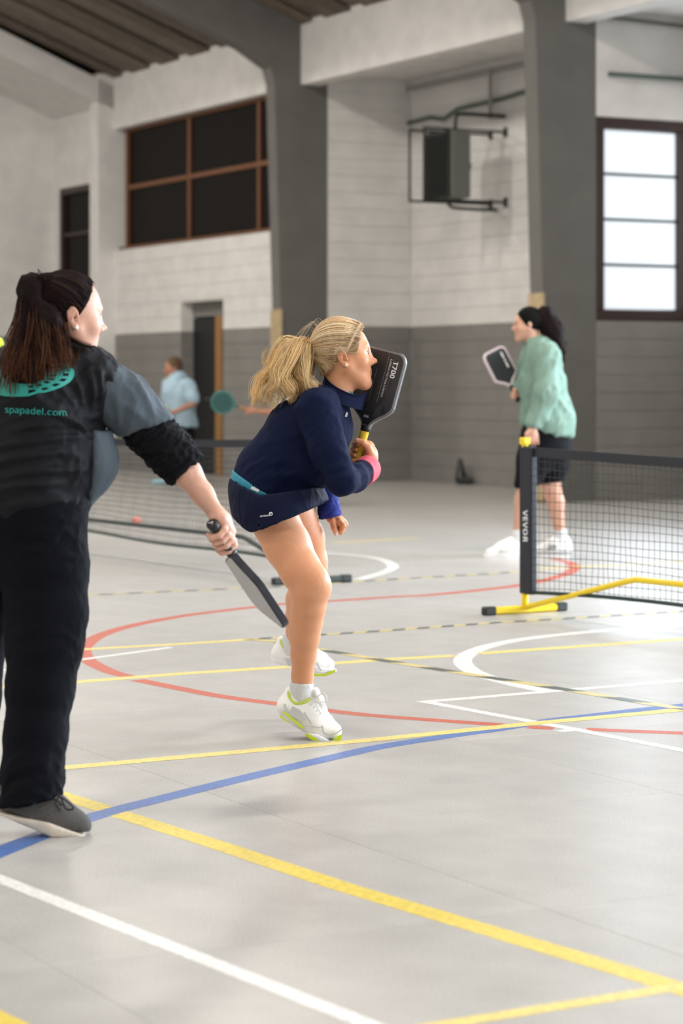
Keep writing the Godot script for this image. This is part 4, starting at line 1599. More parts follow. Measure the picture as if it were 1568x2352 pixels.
func make_paddle(label: String, xf: Transform3D, o: Dictionary) -> Node3D:
	var t := thing(o.get("name", "paddle"), label, o.get("category", "paddle"), Vector3.ZERO)
	t.transform = xf
	var poly: PackedVector2Array = o.outline
	var th: float = o.thick
	var inset := Geometry2D.offset_polygon(poly, -float(o.rim))
	var face := MB.new()
	face.extrude(inset[0], -th / 2 - 0.0004, th / 2 + 0.0004, Transform3D())
	var fm := sub("face", face.mesh(), o.face, t)
	# edge guard: rounded band round the outline
	var g := MB.new()
	var inn: PackedVector2Array = Geometry2D.offset_polygon(poly, -float(o.rim) - 0.001)[0]
	var out := PackedVector2Array(poly)
	var mid := Geometry2D.offset_polygon(poly, -0.002)
	g.extrude(out, -th / 2 + 0.0025, th / 2 - 0.0025, Transform3D())
	g.extrude(mid[0], -th / 2 - 0.001, th / 2 + 0.001, Transform3D())
	# leave the middle of the faces to the face itself: raise the face a little above the band
	sub("edge_guard", g.mesh(), o.edge, t)
	var f2 := MB.new()
	f2.extrude(inset[0], -th / 2 - 0.0016, th / 2 + 0.0016, Transform3D())
	fm.mesh = f2.mesh()
	var gr := MB.new()
	var hl: float = o.low + 0.005
	gr.lathe(PackedVector2Array([Vector2(0.001, 0.0), Vector2(0.0195, 0.0), Vector2(0.0210, 0.004), Vector2(0.0200, 0.014), Vector2(0.0165, 0.026), Vector2(0.0165, hl * 0.55), Vector2(0.0168, hl * 0.86)]), Transform3D(Basis.from_scale(Vector3(1, 1, 0.86)), Vector3.ZERO), 14)
	sub("grip", gr.mesh(), o.grip, t)
	var cl := MB.new()
	cl.lathe(PackedVector2Array([Vector2(0.001, hl * 0.84), Vector2(0.0178, hl * 0.84), Vector2(0.0180, hl * 0.97), Vector2(0.0165, hl), Vector2(0.001, hl)]), Transform3D(Basis.from_scale(Vector3(1, 1, 0.86)), Vector3.ZERO), 14)
	sub("collar", cl.mesh(), M.blackgrip, t)
	var th2 := MB.new()
	th2.extrude(PackedVector2Array([Vector2(-0.0165, hl - 0.01), Vector2(0.0165, hl - 0.01), Vector2(0.021, o.low + 0.02), Vector2(-0.021, o.low + 0.02)]), -th / 2 - 0.0005, th / 2 + 0.0005, Transform3D())
	sub("throat", th2.mesh(), o.edge, t)
	var cp := MB.new()
	cp.lathe(PackedVector2Array([Vector2(0.001, -0.005), Vector2(0.016, -0.005), Vector2(0.0195, -0.002), Vector2(0.0205, 0.003), Vector2(0.001, 0.003)]), Transform3D(Basis.from_scale(Vector3(1, 1, 0.9)), Vector3.ZERO), 14)
	sub("butt_cap", cp.mesh(), o.get("cap", M.capbrown), t)
	return t

func flat_text(text: String, height: float, xf: Transform3D, m: Material, parent: Node, called := "lettering", bold := false) -> void:
	var arr := letters(text, height, bold)
	var V: PackedVector3Array = arr[Mesh.ARRAY_VERTEX]
	var V2 := PackedVector3Array()
	var N2 := PackedVector3Array()
	for p in V:
		V2.append(xf * Vector3(p.x, p.y, 0))
		N2.append(xf.basis.z)
	arr[Mesh.ARRAY_VERTEX] = V2
	arr[Mesh.ARRAY_NORMAL] = N2
	var am := ArrayMesh.new()
	am.add_surface_from_arrays(Mesh.PRIMITIVE_TRIANGLES, arr)
	sub(called, am, m, parent)

func quads_mesh(rects: Array, z: float) -> ArrayMesh:
	var b := MB.new()
	for r: Array in rects:
		b.quad(Vector3(r[0], r[1], z), Vector3(r[2], r[1], z), Vector3(r[2], r[3], z), Vector3(r[0], r[3], z))
	return b.mesh()

# place a paddle by its butt and tip
func paddle_xf(butt: Vector3, tip: Vector3, across: Vector3) -> Transform3D:
	var y := (tip - butt).normalized()
	var x := (across - y * across.dot(y)).normalized()
	return Transform3D(Basis(x, y, x.cross(y)), butt)

func make_people() -> void:
	person_blonde()
	person_dark()
	person_mint()
	person_polo()
	person_hidden()
	small_things()

# ================================================================== the blonde player in navy
func person_blonde() -> void:
	stand(8.72)
	var P := thing("person", "player in navy jacket and short navy skirt running with a raised paddle", "person", fl(770, 1697))
	var h := Head.new()
	h.o = j(786, 823, 0.0)
	h.b = face_basis(Vector3(1.0, 0.11, -0.14), Vector3(-0.11, 1, 0))
	h.s = 1.0
	var tone := Color(0.62, 0.285, 0.150)
	# body: trunk, legs, arms in one skin
	var f := Field.new()
	f.chain(js([[618, 1130, 0], [680, 1010, 0], [735, 940, 0], [770, 915, 0.01]]), rs([72, 74, 52, 34]), 0.03, Vector3(1, 1, 1.2))
	f.cone(j(735, 938, -0.14), j(748, 938, 0.15), 34 * U, 34 * U, 0.04)
	f.cone(j(770, 915, 0.0), h.p(0, -0.06, -0.012), 32 * U, 31 * U, 0.02)
	f.chain(js([[612, 1160, -0.065], [661, 1255, -0.10], [690, 1310, -0.13], [713, 1350, -0.15]]), rs([58, 52, 46, 42]), 0.02)
	f.ball(j(731, 1352, -0.16), 27 * U, 0.03)
	f.ball(j(722, 1330, -0.17), 30 * U, 0.03)
	f.chain(js([[711, 1362, -0.15], [710, 1392, -0.14], [706, 1428, -0.12], [700, 1462, -0.10], [697, 1502, -0.07], [694, 1552, -0.04], [693, 1595, -0.02]]), rs([41, 37, 33, 33, 28.5, 24, 23]), 0.015)
	f.cone(j(690, 1400, -0.11), j(688, 1460, -0.08), 22 * U, 20 * U, 0.03)
	f.chain(js([[664, 1165, 0.07], [697, 1235, 0.11], [708, 1290, 0.15], [711, 1322, 0.17]]), rs([54, 47, 43, 41]), 0.02)
	f.chain(js([[706, 1335, 0.18], [692, 1378, 0.28], [684, 1420, 0.36], [676, 1462, 0.43], [672, 1490, 0.45]]), rs([40, 36, 30, 21, 20]), 0.015)
	f.chain(js([[724, 938, -0.17], [750, 1030, -0.20], [786, 1108, -0.21]]), rs([33, 28, 23]), 0.02)
	f.chain(js([[786, 1108, -0.21], [826, 1090, -0.05], [852, 1066, 0.05]]), rs([23, 21, 16]), 0.02)
	f.chain(js([[750, 940, 0.17], [736, 1040, 0.20], [742, 1100, 0.19], [762, 1188, 0.11]]), rs([33, 26, 23, 15]), 0.02)
	# right hand closed round the grip, left hand hanging
	var hd := Field.new()
	var g := 0.09
	hd.cone(j(853, 1066, g - 0.04), j(850, 1042, g - 0.045), 15 * U, 17 * U, 0.012)
	hd.cone(j(850, 1048, g - 0.05), j(847, 1026, g - 0.03), 15.5 * U, 13 * U, 0.012)
	hd.cone(j(852, 1050, g - 0.03), j(848, 1026, g - 0.01), 14 * U, 11 * U, 0.012)
	for k in 4:
		var y: float = [1016.0, 1028.0, 1041.0, 1053.0][k]
		var xg := 818.0 + (1062.0 - y) * 0.277
		hd.chain(js([[848, y + 4, g - 0.012], [xg + 6, y + 1, g - 0.002], [xg - 13, y + 2, g - 0.014], [xg - 16, y + 4, g - 0.040], [xg - 9, y + 5, g - 0.056]]), rs([8, 6.6, 6.4, 6.0, 5.2]), 0.003)
	hd.chain(js([[852, 1046, g - 0.060], [845, 1028, g - 0.070], [833, 1016, g - 0.075], [820, 1012, g - 0.074]]), rs([11, 9.5, 7.5, 6.0]), 0.005)
	var h2 := Field.new()
	h2.cone(j(760, 1178, 0.115), j(771, 1194, 0.11), 14 * U, 15 * U, 0.012)
	h2.cone(j(771, 1194, 0.11), j(781, 1200, 0.105), 14 * U, 12 * U, 0.012)
	h2.chain(js([[763, 1196, 0.085], [767, 1213, 0.08], [772, 1226, 0.08]]), rs([7.5, 6.8, 5.4]), 0.004)
	h2.chain(js([[778, 1196, 0.088], [788, 1208, 0.08], [782, 1222, 0.085], [777, 1212, 0.10]]), rs([8, 6.8, 6.2, 5]), 0.004)
	h2.chain(js([[784, 1196, 0.10], [793, 1205, 0.10], [787, 1217, 0.10], [780, 1208, 0.11]]), rs([7.5, 6.5, 6, 5]), 0.004)
	h2.chain(js([[783, 1192, 0.12], [791, 1199, 0.125], [786, 1210, 0.125]]), rs([7, 6, 5]), 0.004)
	h2.chain(js([[764, 1186, 0.13], [771, 1204, 0.14], [778, 1212, 0.13]]), rs([8, 7, 5.5]), 0.005)
	var hf := head_field(h, j(775, 912, 0.0), 32 * U)
	var nail := Color(0.80, 0.62, 0.58)
	soft("body", [f, hf, hd, h2], [0.0085, 0.0030, 0.0030, 0.0030], M.skin, P, {"paint": skin_paint(tone, h, [[j(773, 1229, 0.07), 0.012, nail]])})
	eyes(h, P)
	brows(h, P, Color(0.16, 0.085, 0.05))

	# ---- hair: cap, strands combed back to the tie, loose wavy tail
	var tie := j(705, 801, 0.0)
	var cap := Field.new()
	cap.ell(h.p(0, 0.046, -0.012), Vector3(0.0765, 0.097, 0.095) * h.s, h.b, 0.01)
	cap.cone(h.p(0, 0.03, -0.06), tie, 0.048, 0.012, 0.03)
	cap.clip(h.b * Vector3(0, -0.42, 0.9), h.p(0, 0.055, 0.078))
	cap.clip(h.b * Vector3(0, -0.9, 0.45), h.p(0, -0.02, -0.028))
	var tones := [Color(0.52, 0.34, 0.165), Color(0.66, 0.47, 0.26), Color(0.38, 0.235, 0.11), Color(0.82, 0.68, 0.48), Color(0.24, 0.145, 0.07)]
	soft("hair_base", [cap], [0.005], M.hair, P, {"paint": func(_p: Vector3) -> Color: return Color(0.34, 0.21, 0.105)})
	var hb := MB.new()
	var line := [Vector3(0.0, 0.108, 0.082), Vector3(0.022, 0.103, 0.082), Vector3(0.045, 0.088, 0.070), Vector3(0.058, 0.062, 0.060), Vector3(0.066, 0.036, 0.046), Vector3(0.073, 0.022, 0.020), Vector3(0.074, 0.030, -0.012), Vector3(0.073, 0.0, -0.034), Vector3(0.060, -0.035, -0.052), Vector3(0.03, -0.048, -0.072), Vector3(0.0, -0.05, -0.078)]
	combed(hb, h, tie, tones, 1500, line, Vector3(1.0, 1.09, 1.0), 0.0013)
	# lock over the temple and tucked behind the ear
	for k in 22:
		var o := Vector3(rng.randfn(0, 0.0012), rng.randfn(0, 0.005), rng.randfn(0, 0.006))
		strand(hb, curve([h.p(-0.042, 0.110, 0.074) + o, h.p(-0.066, 0.080, 0.046) + o, h.p(-0.080, 0.046, 0.022) + o, h.p(-0.083, 0.024, 0.006) + o, h.p(-0.083, 0.034, -0.018) + o, h.p(-0.080, 0.022, -0.036) + o], 14), 0.0007, 0.0005, tones[rng.randi() % 4].lerp(Color(0.80, 0.68, 0.52), 0.5))
	for k in 60:
		var y := rng.randf_range(0.0, 0.035)
		var c4: Color = tones[4]
		strand(hb, curve([h.p(-0.060, 0.062 - y * 0.6, 0.064 - y * 0.3), h.p(-0.074, 0.048 - y, 0.044), h.p(-0.0795, 0.026 - y * 0.3, 0.016), h.p(-0.0825, 0.024, -0.006 - y * 0.3), h.p(-0.080, 0.028, -0.034)], 11), 0.0008, 0.0005, c4.lerp(tones[rng.randi() % 5], rng.randf() * 0.7))
	put("hair", hb.mesh(), M.hair, P)
	var core := Field.new()
	core.chain(js([[703, 803, 0], [674, 806, 0], [652, 848, 0], [638, 885, 0]]), rs([11, 15, 22, 12]), 0.02, Vector3(1, 1, 1.4))
	core.chain(js([[694, 806, 0], [694, 850, 0], [702, 880, 0]]), rs([12, 22, 12]), 0.02, Vector3(1, 1, 1.4))
	soft("ponytail_core", [core], [0.008], M.hair, P, {"paint": func(_p: Vector3) -> Color: return Color(0.33, 0.20, 0.095), "bump": folds(0.012, Vector3(0.3, 1, 0), 26.0, 31)})
	var tb := MB.new()
	var locks := []
	var ends := [[572, 930, -0.02], [580, 918, 0.05], [592, 938, -0.05], [612, 930, 0.02], [628, 938, -0.07], [650, 928, 0.04], [668, 934, -0.08], [690, 930, -0.06], [706, 922, 0.03], [724, 912, -0.07], [738, 900, -0.03], [640, 915, -0.09], [600, 900, 0.08], [676, 915, 0.07], [715, 905, 0.06], [655, 900, -0.10], [590, 880, -0.01], [700, 905, -0.09], [625, 895, 0.06], [683, 925, -0.02], [585, 905, -0.06], [605, 922, -0.08], [645, 930, -0.02], [660, 918, -0.11], [716, 915, -0.02], [695, 915, 0.05], [730, 885, -0.09], [620, 910, -0.10]]
	for e: Array in ends:
		var ex: float = e[0]
		var mx := lerpf(ex, 690.0, 0.45)
		locks.append(js([[705, 800, 0.0], [lerpf(ex, 705, 0.72) - 4, 782 + rng.randf() * 16, e[2] * 0.5], [mx - 14, 845 + rng.randf() * 14, e[2] * 1.0], [lerpf(mx, ex, 0.6) - 3, 890, e[2] * 1.1], [ex, e[1], e[2]]]))
	tail(tb, locks, 84, 0.0085, 0.0115, [Color(0.80, 0.53, 0.23), Color(0.90, 0.67, 0.35), Color(0.62, 0.37, 0.145), Color(0.94, 0.78, 0.50), Color(0.48, 0.28, 0.11)], 0.00072, 2.0)
	# flyaway curl at the left and wisps on top
	var cur := [js([[690, 790, 0], [650, 780, 0.02], [624, 812, 0.03], [608, 838, 0.02], [606, 812, 0.01], [617, 798, 0.0]]), js([[695, 788, 0], [655, 772, -0.02], [630, 800, -0.03], [612, 850, -0.02], [590, 890, -0.02]])]
	tail(tb, cur, 16, 0.004, 0.003, [Color(0.80, 0.62, 0.36), Color(0.66, 0.46, 0.22)], 0.0011, 1.0)
	for k in 9:
		var a := rng.randf()
		strand(tb, curve(js([[715 + a * 30, 768 - a * 26, 0], [695 + a * 34, 758 - a * 24 - rng.randf() * 8, rng.randfn(0, 0.03)], [668 + a * 30, 766 + rng.randf() * 16, rng.randfn(0, 0.03)]]), 10), 0.00035, 0.00025, Color(0.80, 0.64, 0.42))
	put("ponytail", tb.mesh(), M.hair, P)
	var tieb := MB.new()
	var ring := PackedVector3Array()
	var ax := (j(690, 797) - j(716, 804)).normalized()
	var s1 := ax.cross(Vector3(0, 0, 1)).normalized()
	for k in 15:
		var a := TAU * k / 14
		ring.append(j(705, 800) + (s1 * cos(a) + ax.cross(s1) * sin(a)) * 0.0175)
	tieb.tube(ring, PackedFloat32Array([0.0065]), 8, false)
	put("hair_tie", tieb.mesh(), mat(Color(0.20, 0.14, 0.13), 0.8), P)
	var ear := MB.new()
	var pp := PackedVector2Array()
	for i in 9:
		pp.append(Vector2(maxf(cos(-PI / 2 + PI * i / 8.0), 0.001), sin(-PI / 2 + PI * i / 8.0)) * 0.0034)
	ear.lathe(pp, Transform3D(Basis(), h.p(-0.0865, -0.026, -0.002)), 10)
	put("earring", ear.mesh(), M.pearl, P)

	# ---- jacket
	var jk := Field.new()
	var st := Vector3(1, 1, 1.32)
	jk.chain(js([[607, 1118, 0], [614, 1085, 0], [690, 988, 0], [742, 940, 0]]), rs([77, 70, 74, 50]), 0.025, st)
	jk.chain(js([[742, 985, 0], [705, 1055, 0], [674, 1108, 0]]), rs([68, 70, 60]), 0.03, st)
	jk.cone(j(735, 938, -0.13), j(752, 935, 0.14), 46 * U, 44 * U, 0.05)
	jk.chain(js([[726, 940, -0.165], [752, 1030, -0.205], [785, 1103, -0.215]]), rs([46, 41, 32]), 0.02)
	jk.chain(js([[785, 1105, -0.215], [812, 1098, -0.12], [842, 1078, 0.0]]), rs([33, 31, 27]), 0.02)
	jk.chain(js([[750, 940, 0.17], [735, 1040, 0.21]]), rs([48, 40]), 0.03)
	cut(jk, Vector2(524, 1085), Vector2(604, 1137))
	cut(jk, Vector2(590, 1134), Vector2(740, 1150))
	var cuffp := j(836, 1080, -0.09)
	var cuffn := Vector3(0.86, 0.10, -0.5)
	# leave out what is beyond the cuff seam (a ball-shaped bite would spoil the arm, so the sleeve ends there by its own plane)
	var fold_at := [j(786, 1105, -0.22), j(620, 1090, -0.1), j(745, 1010, -0.2), j(700, 1120, -0.1)]
	var where := func(p: Vector3) -> float:
		var a := 0.4
		for q: Vector3 in fold_at:
			a = maxf(a, 1.0 - (p - q).length() / 0.13)
		return a
	soft("jacket", [jk], [0.0075], M.navy, P, {"bump": creases([[690, 955, 742, 1095, -9, 9], [776, 905, 792, 965, -5, 6], [700, 905, 765, 935, 5, 8], [755, 945, 784, 992, 5, 7], [768, 1030, 802, 1062, 5, 7], [742, 1085, 802, 1072, 6, 7], [752, 1108, 812, 1092, 5, 6], [770, 1125, 835, 1100, -4, 6], [560, 1040, 655, 1010, 4, 9], [570, 1075, 660, 1060, 5, 9], [580, 1105, 690, 1090, 5, 8], [640, 1125, 730, 1105, -5, 8], [640, 960, 700, 930, 4, 9]], folds(0.008, Vector3(0.9, 0.45, 0), 17.0, 12, where))})
	var cf := Field.new()
	cf.chain(js([[822, 1094, -0.09], [842, 1078, 0.0], [855, 1066, 0.055]]), rs([33, 29, 23]), 0.02)
	cf.clip(-(j(856, 1066, 0.04) - j(822, 1096, -0.06)) + Vector3(0, 0.04, 0), j(832, 1086, -0.05))
	cf.clip(j(856, 1066, 0.06) - j(830, 1090, -0.05), j(847, 1073, 0.022))
	soft("pink_cuff", [cf], [0.005], M.pink, P, {"label": "coral pink cuff of the right sleeve"})
	var ls := Field.new()
	ls.chain(js([[737, 1080, 0.20], [746, 1110, 0.18], [757, 1178, 0.12], [759, 1198, 0.11]]), rs([33, 27, 24, 23.5]), 0.02)
	cut(ls, Vector2(730, 1193), Vector2(785, 1184), true, 0.12)
	soft("blue_sleeve", [ls], [0.0055], M.royal, P, {"label": "royal blue lower sleeve of the left arm", "bump": folds(0.003, Vector3(1, 0.2, 0), 40.0, 6)})
	# stand-up collar, open at the front
	var cb := MB.new()
	for lay in 2:
		var rings := []
		for r in 4:
			var t := r / 3.0
			var ring2 := PackedVector3Array()
			for k in 29:
				var a := lerpf(-0.44 * TAU, 0.44 * TAU, k / 28.0)     # 0 at the back of the neck
				var back := cos(a)
				var cx := lerpf(778, 792, t) - back * lerpf(56, 46, t) + (6.0 * t if back < -0.5 else 0.0)
				var cy := lerpf(928, 884, t) - back * lerpf(2, 20, t) + (14.0 if back < 0 else 0.0) * -back * (1.0 - t) + 17.0 * t * absf(sin(a)) - (6.0 * t if back < -0.8 else 0.0)
				var grow := 1.0 if lay == 0 else 0.93
				ring2.append(j(lerpf(784, cx, grow), cy, sin(a) * lerpf(0.105, 0.078, t) * grow))
			rings.append(ring2)
		for r in 3:
			for k in 28:
				if lay == 0:
					cb.quad(rings[r][k], rings[r][k + 1], rings[r + 1][k + 1], rings[r + 1][k])
				else:
					cb.quad(rings[r][k + 1], rings[r][k], rings[r + 1][k], rings[r + 1][k + 1])
		if lay == 0:
			var rim := PackedVector3Array(rings[3])
			cb.tube(rim, PackedFloat32Array([0.0032]), 6)
			var e1 := PackedVector3Array()
			var e2 := PackedVector3Array()
			for r in 4:
				e1.append(rings[r][0]); e2.append(rings[r][28])
			cb.tube(e1, PackedFloat32Array([0.0032]), 6)
			cb.tube(e2, PackedFloat32Array([0.0032]), 6)
	put("collar", smooth_mesh(cb), M.navy, P)
	# teal shirt showing at neck and waist
	var sh := Field.new()
	sh.chain(js([[606, 1122, 0], [612, 1092, 0]]), rs([78.5, 80]), 0.03, st)
	sh.cone(j(640, 1120, 0), j(674, 1112, 0), 66 * U, 60 * U, 0.04, st)
	cut(sh, Vector2(524, 1104), Vector2(604, 1152))
	cut(sh, Vector2(524, 1072), Vector2(604, 1122), false)
	soft("shirt_hem", [sh], [0.006], M.teal, P, {"label": "strip of turquoise shirt below the jacket"})
	var nk := MB.new()
	nk.tube(curve(js([[803, 899, -0.045], [809, 905, -0.040], [812, 914, -0.035], [809, 924, -0.03]]), 9), PackedFloat32Array([0.0026]), 6)
	put("shirt_neck", nk.mesh(), M.teal, P)
	# skirt
	var sk := Field.new()
	var sst := Vector3(1, 1, 1.5)
	sk.chain(js([[606, 1118, 0], [620, 1150, 0], [636, 1195, 0]]), rs([79, 88, 96]), 0.03, sst)
	sk.chain(js([[650, 1120, 0], [668, 1160, 0], [680, 1195, 0]]), rs([72, 76, 82]), 0.05, sst)
	cut(sk, Vector2(548, 1196), Vector2(579, 1219))
	cut(sk, Vector2(577, 1219), Vector2(728, 1158))
	# the waist lies open behind, under the turquoise shirt
	var dn := Vector3(0, 0, -1)
	var n1 := (j(604, 1138) - j(524, 1096)).cross(dn) * -1.0
	var n2 := (j(740, 1120) - j(600, 1139)).cross(dn) * -1.0
	sk.notch(n1 if n1.y < 0 else -n1, j(524, 1095), n2 if n2.y < 0 else -n2, j(600, 1134))
	soft("skirt", [sk], [0.0065], M.navyskirt, P, {"bump": folds(0.004, Vector3(0.15, 1, 0), 14.0, 23)})
	# marks on skirt and jacket
	var mb := MB.new()
	for k in 20:
		var a0 := TAU * k / 20; var a1 := TAU * (k + 1) / 20
		var r0 := 0.0022 if k < 11 else 0.0042
		mb.quad(Vector3(cos(a0), sin(a0), 0) * r0, Vector3(cos(a0), sin(a0), 0) * 0.0066, Vector3(cos(a1), sin(a1), 0) * 0.0066, Vector3(cos(a1), sin(a1), 0) * r0)
	var front := func(x: float, y: float, roll: float) -> Transform3D: return Transform3D(Basis(Vector3(0, 0, 1), roll), j(x, y, -0.42))
	printed("skirt_logo", mb.mesh().surface_get_arrays(0), front.call(618, 1187, 0.2), sk, M.print, P, 0.0055)
	printed("skirt_lettering", letters("ARTENGO", 0.0058, true), front.call(604, 1192, 0.14), sk, M.print, P, 0.0055)
	var tg := MB.new()
	tg.quad(Vector3(-0.015, -0.005, 0), Vector3(0.015, -0.005, 0), Vector3(0.015, 0.005, 0), Vector3(-0.015, 0.005, 0))
	printed("white_tag", tg.mesh().surface_get_arrays(0), front.call(579, 1131, -0.42), sh, M.print, P, 0.004)
	var lg := MB.new()
	lg.quad(Vector3(-0.004, -0.008, 0), Vector3(0.004, -0.008, 0), Vector3(0.004, 0.008, 0), Vector3(-0.004, 0.008, 0))
	printed("chest_logo", lg.mesh().surface_get_arrays(0), front.call(796, 955, -0.3), jk, M.print, P, 0.006)

	# ---- socks and shoes
	var so := Field.new()
	so.chain(js([[693, 1568, -0.035], [692, 1620, -0.015]]), rs([26.5, 27]), 0.01)
	cut(so, Vector2(660, 1563), Vector2(730, 1568), false)
	soft("sock", [so], [0.004], M.sock, P, {"bump": folds(0.0018, Vector3(0, 1, 0), 90.0, 8)})
	var so2 := Field.new()
	so2.chain(js([[673, 1455, 0.43], [668, 1495, 0.45]]), rs([24, 25]), 0.01)
	cut(so2, Vector2(640, 1450), Vector2(700, 1462), false, 0.43)
	soft("sock", [so2], [0.005], M.sock, P)
	blonde_shoe(P, true)
	blonde_shoe(P, false)

	# ---- paddle held upright
	var xf := paddle_xf(j(818, 1062, 0.05), j(887, 806, 0.05), Vector3(cos(0.58), 0, sin(0.58)))
	var out := paddle_outline(0.097, 0.415, 0.132, 0.018, 0.038)
	var T := make_paddle("black pickleball paddle with grey edge and yellow grip held upright", xf, {"outline": out, "thick": 0.016, "rim": 0.007, "face": M.carbon, "edge": M.edge, "grip": M.grip, "low": 0.132})
	var face: Node3D = T.get_node("face")
	var zf := 0.0101
	# print on the camera side
	flat_text("T700", 0.021, Transform3D(Basis(Vector3(0, 0, 1), -PI / 2), Vector3(0.058, 0.352, zf)), M.print, face, "lettering", true)
	flat_text("CARBON FRICTION SURFACE", 0.0082, Transform3D(Basis(Vector3(0, 0, 1), -PI / 2), Vector3(0.037, 0.318, zf)), M.print, face)
	flat_text("USA", 0.009, Transform3D(Basis(), Vector3(-0.004, 0.168, zf)), M.print, face, "lettering", true)
	sub("printed_lines", quads_mesh([[0.0235, 0.225, 0.0245, 0.405], [0.049, 0.268, 0.0496, 0.385], [-0.012, 0.225, -0.0112, 0.345], [-0.048, 0.225, -0.0472, 0.345], [-0.048, 0.2242, -0.0112, 0.225]], zf), M.dimprint, face)

func smooth_mesh(b: MB) -> ArrayMesh:
	# weld equal points so that the skin shades smoothly
	var at := {}
	var V := PackedVector3Array()
	var I := PackedInt32Array()
	for k in b.ix:
		var p := b.v[k]
		var key := Vector3i((p * 20000.0).round())
		if not at.has(key):
			at[key] = V.size()
			V.append(p)
		I.append(at[key])
	var arr := []
	arr.resize(Mesh.ARRAY_MAX)
	arr[Mesh.ARRAY_VERTEX] = V
	arr[Mesh.ARRAY_NORMAL] = normals_of(V, I)
	arr[Mesh.ARRAY_INDEX] = I
	var m := ArrayMesh.new()
	m.add_surface_from_arrays(Mesh.PRIMITIVE_TRIANGLES, arr)
	return m

